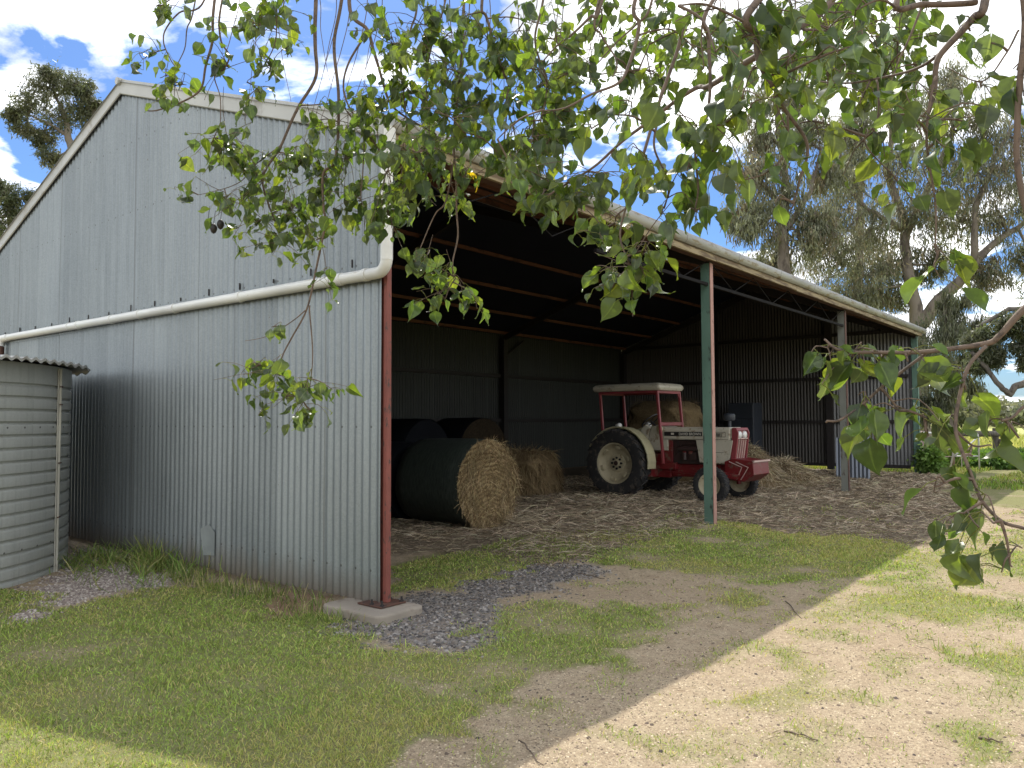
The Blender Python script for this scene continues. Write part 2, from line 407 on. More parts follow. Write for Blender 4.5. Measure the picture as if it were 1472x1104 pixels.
def axis(lo, hi, st, far, grow=1.22):
    c = list(np.arange(lo, hi+1e-6, st)); s = st
    x = hi
    while x < far: s *= grow; x += s; c.append(x)
    x = lo; s = st
    pre = []
    while x > -far: s *= grow; x -= s; pre.append(x)
    return np.array(pre[::-1]+c)
gx = axis(-7, 19, .055, 1600); gy = axis(-7.5, 6.5, .055, 1600)
X, Y = np.meshgrid(gx, gy, indexing='ij'); nx, ny = X.shape
zz = {k:0 for k in ('grass','dark','pale','earth','straw','field')}
for k in range(6):
    zk = zones(X+RNG.normal(0,.05), Y+RNG.normal(0,.05))
    for q in zz: zz[q] = zz[q]+zk[q]/6
V = np.stack([X, Y, gz(X,Y)], -1).reshape(-1,3)
idx = np.arange(nx*ny).reshape(nx,ny)
Q = np.stack([idx[:-1,:-1],idx[1:,:-1],idx[1:,1:],idx[:-1,1:]],-1).reshape(-1,4)
c1 = np.stack([zz['grass'],zz['dark'],zz['straw'],np.ones_like(X)],-1).reshape(-1,4)
c2 = np.stack([zz['pale'],zz['earth'],zz['field'],np.ones_like(X)],-1).reshape(-1,4)
n = N('ground'); p = n.pos()
def sep(name):
    s = n.n('ShaderNodeSeparateColor'); n.l(n.attr(name).outputs['Color'], s.inputs[0]); return s.outputs
s1, s2 = sep('za'), sep('zb')
fine = n.noise(p, 120, 4, .7); med = n.noise(p, 7, 5, .6); big = n.noise(p, .7, 4)
grit = n.n('ShaderNodeTexVoronoi'); grit.inputs['Scale'].default_value = 95; n.l(p, grit.inputs['Vector'])
gs = n.n('ShaderNodeSeparateColor'); n.l(grit.outputs['Color'], gs.inputs[0])
sand = n.mix(n.ramp(fine,[(.3,0.0),(.7,1.0)]), (.21,.16,.105), (.60,.50,.345))
sand = n.mix(n.math('MULTIPLY',gs.outputs[0],.45), sand, (.40,.32,.22))
sand = n.mix(n.ramp(med,[(.42,0.0),(.72,.55)]), sand, (.24,.17,.11))
sand = n.mix(n.ramp(big,[(.45,0.0),(.65,.35)]), sand, (.30,.215,.145))
mot = n.noise(p, 38, 5, .75); sand = n.mix(n.ramp(mot,[(.40,0.0),(.62,.75)]), sand, (.215,.165,.11))
spk = n.noise(p, 75, 3, .7); sand = n.mix(n.ramp(spk,[(.60,0.0),(.68,.7)]), sand, (.60,.51,.36))
col = sand
turf = n.mix(n.ramp(fine,[(.3,0.0),(.7,1.0)]), (.10,.11,.042), (.27,.27,.11))
turf = n.mix(n.ramp(med,[(.45,0.0),(.75,.5)]), turf, (.19,.16,.075))
col = n.mix(n.ramp(s1[0],[(.1,0.0),(.6,.92)]), col, turf)
dk = n.mix(gs.outputs[1], (.09,.085,.082), (.24,.23,.22)); col = n.mix(n.math('MULTIPLY',s1[1],.75), col, dk)
stw = n.mix(n.ramp(n.noise(n.scale(p,(1,1,1)),60,6,.75),[(.3,0.0),(.75,1.0)]), (.105,.085,.062), (.30,.245,.17))
stw = n.mix(n.ramp(med,[(.4,0.0),(.7,.7)]), stw, (.10,.07,.05)); col = n.mix(s1[2], col, stw)
pl = n.mix(gs.outputs[1], (.17,.14,.12), (.42,.37,.33)); col = n.mix(n.math('MULTIPLY',s2[0],.9), col, pl)
col = n.mix(n.math('MULTIPLY',s2[1],.9), col, n.mix(fine,(.17,.10,.065),(.30,.19,.12)))
fld = n.mix(n.noise(n.scale(p,(.05,.22,1)),1.0,5,.6), (.25,.28,.085), (.46,.45,.19)); col = n.mix(s2[2], col, fld)
h = n.math('ADD', n.math('MULTIPLY',fine,.6), n.math('MULTIPLY',gs.outputs[0],.5))
gm = n.bsdf(col, .95, 0, .15, h, .7, .012)
ground = npmesh('ground', V, Q, col={'za':c1,'zb':c2}, mat=gm, smooth=True); ground['kind'] = 'structure'

# dirt track beyond the end of the shed
def strip(name, pts, w, mat, z):
    m = MB(); P = [Vector((*p,0)) for p in pts]; L = []
    for i in range(len(P)):
        d = (P[min(i+1,len(P)-1)]-P[max(i-1,0)]).normalized(); s = Vector((-d.y,d.x,0))
        ww = w*(1+.25*math.sin(i*2.1))
        L.append((P[i]-s*ww/2, P[i]+s*ww/2))
    for i in range(len(L)-1):
        for k in range(6):
            q = [L[i][0].lerp(L[i][1],k/6),L[i][0].lerp(L[i][1],(k+1)/6),L[i+1][0].lerp(L[i+1][1],(k+1)/6),L[i+1][0].lerp(L[i+1][1],k/6)]
            m.add([(v.x,v.y,float(gz(v.x,v.y))+z) for v in q],[(0,1,2,3)])
    return m.build(name, mat, smooth=True)
tm = N('track earth'); tf = tm.noise(tm.pos(),14,5,.65)
M['track'] = tm.bsdf(tm.mix(tm.ramp(tf,[(.3,0.0),(.7,1.0)]), (.13,.10,.075),(.27,.215,.16)), .95,0,.1,tf,.6,.02)
strip('track', [gp(1330+i*14, 693-.03*i)[:2]+np.array([0,math.sin(i)*.08]) for i in range(40)], 1.1, M['track'], .02)['kind'] = 'structure'

# grass blades
def scatter(n, x0, x1, y0, y1, pw=1.0):
    x = RNG.uniform(x0,x1,n); y = RNG.uniform(y0,y1,n); return x, y
def inview(x, y, mx=90):
    d = np.stack([x,y,np.zeros_like(x)],-1)-CAM; w = d@FW
    px = CX+F*(d@RT)/np.maximum(w,.01); py = CY-F*(d@UP)/np.maximum(w,.01)
    return (w > .4)&(px > -mx-60)&(px < 1472+mx)&(py < 1104+160), w
def grass(name, n, box, hmin, hmax, wid, green, dry, pdry, mask=None, lean=.55):
    if box == 'near':
        rr = 1.9+15*RNG.random(n)**1.15; an = np.radians(39.02+RNG.uniform(-38,38,n)); x = CAM[0]+rr*np.cos(an); y = CAM[1]+rr*np.sin(an)
    else: x, y = scatter(n, *box)
    ok, w = inview(x,y)
    if box == 'near': ok &= ~((x > 0)&(y > 1.6))
    x, y, w = x[ok], y[ok], w[ok]
    wt = mask(x,y); keep = RNG.random(len(x)) < wt; x, y, w, wt = x[keep], y[keep], w[keep], wt[keep]
    k = len(x); cl = fbm(x*3.1,y*3.1,71); h = RNG.uniform(hmin,hmax,k)*(.55+.9*cl)*(.7+.5*wt)
    a = RNG.uniform(0,2*np.pi,k)
    D = np.stack([np.cos(a)*lean*RNG.random(k), np.sin(a)*lean*RNG.random(k), np.ones(k)],-1)
    P = np.stack([x,y,gz(x,y)-.003],-1)
    tone = fbm(x*.9,y*.9,77); c = vary(green,k,.42); br = RNG.random(k); c[br < .10] *= 1.5; c[br > .80] *= .55
    dm = RNG.random(k) < pdry*(.4+1.5*np.clip((tone-.35)*2,0,1)); c[dm] = np.array(dry)*(1+RNG.uniform(-.3,.3,(dm.sum(),1)))
    yl = np.clip((tone-.45)*3,0,1)[:,None]; c = c*(1-yl*.45)+np.array([.42,.40,.14])*yl*.45
    W = np.maximum(wid, w*.00085)*RNG.uniform(.7,1.3,k)
    return strands(name, P, D, h, W, c, M['blade'], droop=.25, seg=2, kind='stuff')
zg = lambda x,y: zones(x,y)['grass']
grass('grass', 600000, 'near', .012, .044, .0034, (.265,.345,.09), (.50,.43,.21), .27, zg, lean=1.25)
grass('grass_tufts', 60000, 'near', .04, .11, .003, (.25,.33,.08), (.34,.29,.15), .25,
      lambda x,y: (fbm(x*2.3,y*2.3,91) > .60)*zg(x,y)*.8+(fbm(x*4.3,y*4.3,93) > .72)*(zg(x,y) > .02)*.5, lean=.7)
grass('tall_grass', 9000, (-1.3,-.06,1.6,5.8), .10, .42, .0035, (.13,.215,.05), (.34,.32,.15), .2,
      lambda x,y: np.clip(1.2-np.abs(y-(3.9-.6*(x+.6)))/1.5,0,1)*(fbm(x*2.6,y*2.6,95) > .38)*np.clip(1.15+x*.95,0,1)*(fbm(x*7,y*7,96) > .42), lean=1.25)
grass('wall_grass', 900, (-.5,-.05,.4,3.0), .05, .2, .004, (.14,.20,.05), (.36,.32,.17), .35, lambda x,y: (fbm(x*3,y*3,97) > .5)*.8)
grass('footing_grass', 1500, (-.75,.1,-.75,.9), .03, .15, .003, (.16,.215,.055), (.38,.33,.18), .4,
      lambda x,y: ((x < -.32)|(y < -.36))*np.clip(1-np.hypot(x+.45,y-.1)/.75,0,1), lean=.9)
def farmask(x, y): return ((x > 20.9)|(y < -1.0))*np.clip(.9,0,1)*((y < -1.75-.09*(x-19))|(y > -.95-.08*(x-19)))
grass('meadow_grass', 60000, (16.5,34,-9,6), .05, .16, .012, (.17,.26,.05), (.36,.34,.14), .3, farmask)
grass('field_grass', 40000, (30,75,-10,16), .2, .55, .02, (.25,.28,.08), (.48,.45,.20), .5, lambda x,y: .8+0*x)

# pebbles
def pebbles(name, n, box, r0, r1, cols, mask):
    if box == 'near':
        rr = 1.9+11*RNG.random(n)**1.2; an = np.radians(39.02+RNG.uniform(-38,38,n)); x = CAM[0]+rr*np.cos(an); y = CAM[1]+rr*np.sin(an)
    else: x, y = scatter(n,*box)
    ok, w = inview(x,y); x, y, w = x[ok], y[ok], w[ok]
    e_ = np.where(RNG.random(len(x)) < .30, .22, .0); k_ = RNG.random(len(x)) < mask(x+e_*RNG.normal(size=len(x)),y+e_*RNG.normal(size=len(x))); x, y = x[k_], y[k_]; k = len(x)
    base = np.array([(1,0,0),(.5,.87,0),(-.5,.87,0),(-1,0,0),(-.5,-.87,0),(.5,-.87,0),(.45,.3,.62),(-.5,.2,.6),(0,-.5,.65)],float)
    fq = [(0,1,6),(1,2,7),(2,3,7),(3,4,7),(4,5,8),(5,0,6),(1,7,6),(4,8,7),(5,6,8),(6,7,8)]
    r = RNG.uniform(r0,r1,k)**1.0; an = RNG.uniform(0,6.283,k); sx = RNG.uniform(.7,1.3,k)
    v = base[None]*RNG.uniform(.75,1.25,(k,9,1)); v[:,:,0] *= sx[:,None]
    c, s = np.cos(an)[:,None], np.sin(an)[:,None]
    vx = v[:,:,0]*c-v[:,:,1]*s; vy = v[:,:,0]*s+v[:,:,1]*c
    out = np.stack([vx*r[:,None]+x[:,None], vy*r[:,None]+y[:,None], v[:,:,2]*r[:,None]+gz(x,y)[:,None]-.001],-1)
    t = (np.arange(k)*9)[:,None,None]+np.array(fq)[None]
    cc = np.ones((k,4)); pick = RNG.integers(0,len(cols),k); cc[:,:3] = np.array(cols)[pick]*(1+RNG.uniform(-.25,.25,(k,1)))
    o = npmesh(name, out.reshape(-1,3), None, t.reshape(-1,3), {'col':np.repeat(cc,9,0)}, M['pebble']); o['kind'] = 'stuff'
    return o
pebbles('dark_gravel', 60000, (-1.6,4.5,-2.3,.9), .004, .019, [(.06,.055,.054),(.105,.098,.094),(.15,.14,.132),(.15,.125,.105),(.28,.26,.24)], lambda x,y: zones(x,y)['dark']*(.35+.6*fbm(x*2.2,y*2.2,55)))
pebbles('pale_gravel', 26000, (-2.6,0,2.0,6.0), .007, .018, [(.30,.26,.23),(.22,.18,.16),(.42,.38,.34),(.16,.13,.12)], lambda x,y: zones(x,y)['pale'])
def sandmask(x, y):
    z = zones(x,y); return np.clip(1-z['grass']*1.5-z['dark']-z['straw']-z['pale'],0,1)*np.clip(1.3-.13*np.hypot(x+4.6,y+5.2),.15,1)
pebbles('path_gravel', 240000, 'near',   .0025, .0075, [(.45,.36,.25),(.36,.28,.19),(.50,.42,.30),(.24,.18,.13),(.15,.115,.085)], sandmask)
pebbles('path_clods', 3000, (-4,8,-6,-.5), .005, .016, [(.12,.09,.07),(.16,.12,.09),(.07,.055,.05)], lambda x,y: sandmask(x,y)*.8)

# straw on the floor
x, y = scatter(90000, .3, 20.4, -3.0, 7.5); z_ = zones(x,y)['straw'] > .5; ok, w = inview(x,y); ok &= z_
x, y, w = x[ok], y[ok], w[ok]; k = len(x); a = RNG.uniform(0,6.283,k)
D = np.stack([np.cos(a),np.sin(a),RNG.normal(.08,.16,k)],-1)
strands('straw', np.stack([x,y,gz(x,y)+RNG.uniform(.002,.03,k)],-1), D, RNG.uniform(.05,.20,k), np.maximum(.004,w*.0005), vary((.36,.295,.20),k,.45,(.13,.10,.075),.35), M['straw'], droop=.15, seg=2, kind='stuff')
x, y = scatter(45000, 3.0, 20.4, -3.0, 4.0); z_ = zones(x,y)['straw'] > .5; ok, w = inview(x,y); ok &= z_ & (fbm(x*1.1,y*1.1,87) > .45)
x, y, w = x[ok], y[ok], w[ok]; k = len(x); a = RNG.uniform(0,6.283,k)
strands('pale_straw', np.stack([x,y,gz(x,y)+RNG.uniform(.01,.05,k)],-1), np.stack([np.cos(a),np.sin(a),RNG.normal(.12,.25,k)],-1), RNG.uniform(.08,.32,k), np.maximum(.004,w*.0005), vary((.46,.39,.28),k,.35,(.24,.185,.125),.45), M['straw'], droop=.2, seg=3, kind='stuff')
# scattered straw bits on the path and lawn
x, y = scatter(5000, -4.5, 13, -6, 0); ok, w = inview(x,y); x, y, w = x[ok], y[ok], w[ok]; k = len(x); a = RNG.uniform(0,6.283,k)
strands('dead_stalks', np.stack([x,y,gz(x,y)+.006],-1), np.stack([np.cos(a),np.sin(a),RNG.normal(.05,.1,k)],-1), RNG.uniform(.02,.10,k), np.maximum(.0025,w*.0006), vary((.34,.27,.17),k,.4,(.12,.09,.06),.3), M['straw'], droop=.1, seg=2, kind='stuff')
# fallen sticks
def stick(pp, qq, rad, label):
    a = gp(*pp); b = gp(*qq); m = MB(); P = []
    for i in range(7):
        t = i/6; p_ = a*(1-t)+b*t; p_ = p_+np.array([math.sin(i*2.2)*.012, math.cos(i*1.7)*.012, 0]); p_[2] = float(gz(p_[0],p_[1]))+rad*.8+.006*math.sin(t*3.1)
        P.append(p_)
    m.tube(P, [rad*(1-.5*i/6) for i in range(7)], 6)
    mid = P[3]+np.array([0,0,0]); m.tube([P[3], P[3]+(P[5]-P[3])*.5+np.array([.02,.03,.01])], [rad*.6,rad*.3], 5)
    tag(m.build('fallen_stick', M['bark'], smooth=True), label, 'stick', 'fallen sticks on the path')
stick((748,1070),(778,1104),.004,'thin bent stick lying where the shade edge leaves the bottom of the photo')
stick((1130,1053),(1175,1067),.005,'short straight stick lying on the sunlit gravel path')
stick((1410,1064),(1438,1068),.007,'stubby dark stick on the path near the bottom right corner')
stick((1131,862),(1150,888),.005,'curved dark twig on shaded dirt just inside the shadow edge')
stick((830,826),(868,832),.006,'dark stick beside the bluish gravel in front of the hay')
# ------------------------------------------------------------------ the shed
W, LEN, RY, RZ, SL = 10.0, 20.65, 4.97, 6.02, .346
def roofz(y): return RZ-SL*abs(y-RY)
PX = [0.0, 6.62, 13.55, 20.62]
shed = empty('hay_shed', (0,0,0), 0, 'long open-fronted corrugated iron hay shed with white pipe along its gable', 'shed')
def corr(u0, u1, pitch, amp, zb, zt, fn, seg=8, lap=.762, lapoff=.004, wob=.0):
    n_ = int(round((u1-u0)/pitch*seg)); u = np.linspace(u0,u1,n_+1)
    off = amp*np.cos(2*np.pi*u/pitch)+lapoff*((u/lap)-np.floor(u/lap))
    rows = [zb(u)]
    for k in range(1,5): rows.append(zb(u)+(zt(u)-zb(u))*k/4)
    vs = np.stack([np.stack(fn(u, off+wob*np.sin(k*1.3+u*.9), r),-1) for k,r in enumerate(rows)],0)
    m = n_+1; i = np.arange(n_)
    q = np.concatenate([np.stack([r*m+i, r*m+i+1, (r+1)*m+i+1, (r+1)*m+i],1) for r in range(4)])
    return vs.reshape(-1,3), q
def join(parts):
    v = []; q = []; o = 0
    for a,b in parts: v.append(a); q.append(b+o); o += len(a)
    return np.concatenate(v), np.concatenate(q)
up_ = np.vectorize(roofz)
lo = corr(-.02, W, .1, .012, lambda u: .07+.012*np.sin(u*2.3)+.012*(vn(u/.762,u*0,5)-.5), lambda u: 2.99+0*u, lambda u,o,z: (-.035-o, u, z), wob=.004)
hi = corr(-.02, W, .1, .012, lambda u: 2.90+.0*u, lambda u: up_(u)-.10, lambda u,o,z: (-.044-o-(z-2.9)*0, u, z), wob=.003)
v, q = join([lo, hi]); npmesh('gable_wall', v, q, mat=M['zinc'], parent=shed, smooth=True)
# loose flap / dent on the lower gable
m = MB(); m.add([(-.056,2.62,.22),(-.060,2.84,.20),(-.064,2.90,.48),(-.054,2.74,.54),(-.052,2.62,.46)],[(0,1,2,3,4)])
m.add([(-.049,2.62,.22),(-.049,2.84,.20),(-.049,2.90,.48),(-.049,2.74,.54),(-.049,2.62,.46)],[(4,3,2,1,0)])
m.build('flattened_patch', M['patch'], shed)
v, q = corr(.1, LEN-.05, .1, .012, lambda u: .05+0*u, lambda u: roofz(W)-.0+0*u, lambda u,o,z: (u, W-.02-o, z))
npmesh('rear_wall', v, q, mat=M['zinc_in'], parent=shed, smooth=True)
v, q = corr(2.4, W, .1, .014, lambda u: .22+.02*np.floor(u/.762)%.05, lambda u: up_(u)-.01, lambda u,o,z: (LEN+.02+o, u, z))
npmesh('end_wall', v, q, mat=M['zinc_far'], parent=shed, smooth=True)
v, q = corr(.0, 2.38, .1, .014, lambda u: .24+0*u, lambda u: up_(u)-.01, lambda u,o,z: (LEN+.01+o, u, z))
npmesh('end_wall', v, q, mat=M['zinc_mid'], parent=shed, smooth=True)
rs = []
for a, b in ((-.2, RY), (RY, W+.2)):
    vv, qq = corr(-.12, LEN+.12, .1, .010, lambda u: a+0*u, lambda u: b+0*u, lambda u,o,z: (u, z, np.vectorize(roofz)(z)+.02+o), seg=6)
    rs.append((vv,qq))
v, q = join(rs); npmesh('roof', v, q, mat=M['roof'], parent=shed, smooth=True)
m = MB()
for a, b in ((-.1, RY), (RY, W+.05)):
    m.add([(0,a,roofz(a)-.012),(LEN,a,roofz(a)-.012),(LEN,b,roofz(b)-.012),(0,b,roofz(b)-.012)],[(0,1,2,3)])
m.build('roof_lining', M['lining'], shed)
m = MB(); m.tube([(-.14,RY,RZ+.03),(LEN+.14,RY,RZ+.03)], .05, 8); m.build('ridge_cap', M['capping'], shed, smooth='auto')
# barge capping on both rakes of the near gable (L section)
for s, e in ((-.22, RY), (W+.2, RY)):
    m = MB()
    z0, z1 = roofz(s), roofz(e); sg = 1 if e > s else -1
    m.add([(-.085,s,z0-.13),(-.085,e,z1-.13),(-.085,e,z1+.055),(-.085,s,z0+.055)],[(0,1,2,3)])
    m.add([(-.098,s,z0-.12),(-.098,e,z1-.12),(-.098,e,z1+.065),(-.098,s,z0+.065)],[(0,1,2,3)])
    m.add([(-.098,s,z0+.065),(-.098,e,z1+.065),(.10,e,z1+.065),(.10,s,z0+.065)],[(0,1,2,3)])
    m.add([(-.098,s,z0-.12),(-.098,e,z1-.12),(-.085,e,z1-.13),(-.085,s,z0-.13)],[(0,1,2,3)])
    m.add([(-.098,s,z0-.12),(-.098,s,z0+.065),(-.085,s,z0+.055),(-.085,s,z0-.13)],[(0,1,2,3)])
    m.build('barge_capping', M['capping'], shed)
for k in range(1):
    m = MB(); m.add([(LEN+.10,-.2,roofz(-.2)-.12),(LEN+.10,RY,RZ-.12),(LEN+.10,W+.2,roofz(W+.2)-.12),(LEN+.10,W+.2,roofz(W+.2)+.06),(LEN+.10,RY,RZ+.06),(LEN+.10,-.2,roofz(-.2)+.06)],[(0,1,4,5),(1,2,3,4)])
    m.build('barge_capping', M['capping'], shed)
# gutter + fascia along the open front
prof = [(-.222,4.185),(-.238,4.21),(-.245,4.26),(-.245,4.285),(-.232,4.305),(-.215,4.31),(-.205,4.30)]
m = MB(); poly_ = [(-.10,4.165),(-.20,4.165)]+prof+[(-.205,4.18),(-.11,4.177),(-.10,4.28)]
m.prism(poly_, 'X', -.10, LEN+.32)
gut = m.build('gutter', M['gutter'], shed, smooth='auto')
for xx in np.arange(1.8, LEN, 1.83):
    mb = MB(); mb.prism([(-.10,4.161),(-.203,4.161),(-.226,4.182),(-.2425,4.208),(-.2495,4.258),(-.2495,4.288),(-.235,4.309),(-.21,4.314),(-.21,4.3),(-.2,4.2)], 'X', xx, xx+.025); mb.build('joint', M['gutter'], gut)
m = MB(); xs = [-.06,3.4,6.55,10.1,13.5,17.0,LEN+.05]
for a, b in zip(xs[:-1], xs[1:]):
    dz = random.uniform(-.008,.008)
    m.box((a+.006,-.17,4.075+dz),(b,-.125,4.162)); m.box((a+.006,-.178,4.07+dz),(b,-.1705,4.085+dz))
m.build('fascia', M['fascia'], shed, bevel=.004)
m = MB(); m.box((.10,-.10,4.09),(LEN-.05,.02,4.155)); m.build('eave_beam', M['rust'], shed)
# soffit side purlins and rear purlins
for y_ in (1.25,2.45,3.65,6.35,7.55,8.70,9.75,.45):
    z_ = roofz(y_)-.012
    m = MB(); w_ = .05
    m.prism([(y_-w_/2,z_-.10),(y_+w_/2,z_-.10),(y_+w_/2,z_-.02),(y_-w_/2,z_-.02)], 'X', .05, LEN-.05)
    m.build('purlin', M['purlin'], shed)
# girts
for z_, y_ in ((3.0,W-.09),(1.66,W-.09)):
    m = MB(); m.box((.1,y_-.04,z_-.05),(LEN-.1,y_+.03,z_+.05)); m.build('girt', M['darksteel'], shed)
for z_ in (4.27,2.92,1.57,.24):
    m = MB(); m.box((LEN-.09,.2,z_-.05),(LEN-.015,W-.2,z_+.05)); m.build('girt', M['darksteel'], shed)
for z_ in (3.0,1.6):
    m = MB(); m.box((0.0,.1,z_-.05),(.06,W-.2,z_+.05)); m.build('girt', M['darksteel'], shed)
# rafters + rear posts + knee braces
for x_ in PX[1:3]+[.09,LEN-.1]:
    m = MB()
    for a, b in ((-.05,RY),(RY,W-.1)):
        m.bar((x_,a,roofz(a)-.20),(x_,b,roofz(b)-.20),.08,.16)
    m.build('rafter', M['darksteel'], shed)
    m = MB(); m.box((x_-.09,W-.24,.0),(x_+.09,W-.06,4.12)); m.build('post', M['darksteel'], shed)
    if .5 < x_ < 20:
        m = MB(); m.bar((x_+.02,W-.15,3.55),(x_+1.0,W-.15,4.13),.05,.05); m.build('knee_brace', M['darksteel'], shed)
m = MB(); m.box((LEN-.14,2.35,.1),(LEN-.03,2.55,5.0)); m.build('post', M['darksteel'], shed)
m = MB(); m.box((LEN-.14,6.1,.1),(LEN-.03,6.25,5.6)); m.build('post', M['darksteel'], shed)
# eave trusses: bottom chord and zigzag web
for a, b in zip(PX[:-1], PX[1:]):
    m = MB(); x0, x1 = a+.08, b-.08
    if a > 13.5: continue
    m.bar((x0 if a > 1 else 3.4,-.02,3.73),(x1,-.02,3.73),.045,.045)
    m.build('truss_chord', M['trussdark'], shed)
    m = MB(); nn = 8; st = (x1-x0)/nn
    for k in range(nn):
        m.tube([(x0+k*st,-.02,4.08 if k%2==0 else 3.74),(x0+(k+1)*st,-.02,3.74 if k%2==0 else 4.08)], .008, 6)
    m.build('truss_web', M['trussdark'], shed)
# corner post with base plate on the footing
m = MB(); m.box((-.022,-.075,.092),(.030,-.028,4.06)); m.box((.0,-.0275,.092),(.03,.06,4.06))
cp = m.build('post', M['redox'], shed, bevel=.004)
m = MB(); m.box((-.16,-.16,.078),(.13,.14,.092)); bp = m.build('base_plate', M['rust'], cp, bevel=.003)
for bx, by in ((-.135,-.02),(-.125,-.135),(.10,-.135),(.105,.02)):
    m = MB(); m.tube([(bx,by,.07),(bx,by,.135)], .009, 8); m.lathe([(0,.104),(.019,.104),(.019,.092),(0,.092)], (bx,by,0), 'Z', 6)
    m.build('bolt', M['darksteel'], cp)
m = MB(); pts = []
def rrect(x0,y0,x1,y1,r,n=5):
    o = []
    for cx_,cy_,a in ((x1-r,y1-r,0),(x0+r,y1-r,90),(x0+r,y0+r,180),(x1-r,y0+r,270)):
        for k in range(n+1):
            g = R(a+90*k/n); o.append((cx_+r*math.cos(g),cy_+r*math.sin(g)))
    return o
m.prism(rrect(-.34,-.34,.19,.42,.07),'Z',-.1,.074); m.build('footing', M['concrete'], shed, bevel=.018)
# green posts: web + front flange with a faded red face
for i, x_ in enumerate(PX[1:]):
    g = -.06 if i < 2 else -.1
    m = MB(); m.box((x_-.055,-.055,0),(x_-.045,.085,4.06)); m.box((x_-.055,.0855,0),(x_+.06,.095,4.06))
    pp = m.build('post', M['greypost'] if i == 1 else M['greenpost'], shed, bevel=.002)
    if i == 1: tag(pp, 'post with grey paint')
    m = MB(); m.box((x_-.060,-.068,0),(x_+.04,-.056,4.06)); m.build('flange', M['pinkedge'] if i == 0 else (M['rust'] if i == 1 else M['greenpost']), pp)
# pvc drain pipe along the gable and up to the gutter
pm = empty('drain_pipe', (0,0,0)); pm.parent = shed
PXX = -.115
m = MB(); pts = [(PXX,8.60,2.985),(PXX,5,2.965),(PXX,.05,2.935),(PXX,-.06,2.935)]
for k in range(1,7):
    a = R(90*k/6); pts.append((PXX,-.06-.11*math.sin(a),2.935+.11*(1-math.cos(a))))
m.tube(pts, .052, 14); m.build('pipe', M['pvc'], pm, smooth='auto')
m = MB(); pts = [(PXX,-.17,3.03),(PXX,-.17,3.95),(PXX+.03,-.17,4.08),(PXX+.03,-.17,4.2)]; m.tube(pts, .054, 14); m.build('downpipe', M['pvc'], pm, smooth='auto')
for y_ in (.07,.42,2.05,3.4,4.25,5.0,6.0,6.3):
    m = MB(); z_ = 2.935+.0058*y_; wd = .05 if y_ < 6.2 else .02
    m.tube([(PXX,y_,z_),(PXX,y_+wd,z_+.0003)], .058, 14); m.build('coupling', M['pvc'], pm, smooth='auto')
m = MB(); pts = [(PXX,8.58,2.985),(PXX,8.74,2.985)]
for k in range(1,6):
    a = R(90*k/5); pts.append((PXX-.09*math.sin(a)*.2,8.74+.11*math.sin(a),2.985-.11*(1-math.cos(a))))
m.tube(pts, .058, 12); m.build('elbow', M['pvc'], pm, smooth='auto')
m = MB(); m.tube([(PXX-.02,8.85,2.86),(PXX-.02,8.85,2.2)], .05, 12); m.build('drop_pipe', M['rust'], pm, smooth='auto')
m = MB(); m.tube([(PXX,8.8,2.99),(PXX,10.1,3.0)], .05, 12); m.build('pipe', M['pvc'], pm, smooth='auto')
# nails and pipe clips above the drain pipe
for y_ in np.arange(.35,9.6,.61):
    m = MB(); m.box((-.070,y_-.006,3.04),(-.058,y_+.006,3.10+.02*math.sin(y_*7))); m.build('pipe_clip', M['darksteel'], shed)
# loose corrugated sheet leaning behind the third post
v, q = corr(0, .86, .1, .012, lambda u: 0*u, lambda u: 1.12+0*u, lambda u,o,z: (z*.2+o, u, z))
sh = npmesh('loose_sheet', v, q, mat=M['zinc_sheet'], smooth=True); sh.location = (20.0-2.4, .55, .05); sh.rotation_euler = (R(-2),0,R(4))
tag(sh, 'loose bluish corrugated iron sheet standing behind the third post of the shed', 'iron sheet')
# ------------------------------------------------------------------ water tank
TC = (-2.936, 5.855); TR = 2.5; TH = 2.27
tank = empty('water_tank', (TC[0],TC[1],0), 0, 'round ribbed galvanised rainwater tank beside the gable wall', 'water tank')
m = MB(); pr = []; pit = .132; z = -.05
while z < TH:
    pr += [(TR,z),(TR+.002,z+pit*.60),(TR-.004,z+pit*.70),(TR-.022,z+pit*.80),(TR-.020,z+pit*.90)]; z += pit
pr = [p for p in pr if p[1] < TH-.17]+[(TR,TH-.15),(TR,TH)]
m.lathe(pr, (0,0,0), 'Z', 160); m.build('wall', M['tank'], tank, smooth='auto')
m = MB(); v = []; nseg = 1500; rings = [(0,.10),(1.2,.07),(TR-.05,.035),(TR+.19,.03),(TR+.191,.012)]; u0 = None
for (r,h) in rings:
    for k in range(nseg):
        a = 2*math.pi*k/nseg
        px, py = r*math.cos(a), r*math.sin(a)
        u = px*.94-py*.34
        v.append((px,py,TH+h+.014*math.cos(2*math.pi*u/.082)))
f = [(i*nseg+k,i*nseg+(k+1)%nseg,(i+1)*nseg+(k+1)%nseg,(i+1)*nseg+k) for i in range(4) for k in range(nseg)]
m.add(v,f); tr_ = m.build('roof', M['tankroof'], tank, smooth=True)
m = MB(); v = []
for h in (.034,.004):
    for k in range(nseg):
        a = 2*math.pi*k/nseg; px, py = (TR+.195)*math.cos(a), (TR+.195)*math.sin(a); v.append((px,py,TH+h+.015*math.cos(2*math.pi*(px*.94-py*.34)/.082)))
m.add(v,[(k,(k+1)%nseg,nseg+(k+1)%nseg,nseg+k) for k in range(nseg)]); m.build('rim', M['capping'], tr_)  # pale rim strip, the lit sheet edge put into its colour
bd = Vector((-1.02-TC[0], 4.25-TC[1], 0)).normalized(); sd = Vector((-bd.y,bd.x,0))
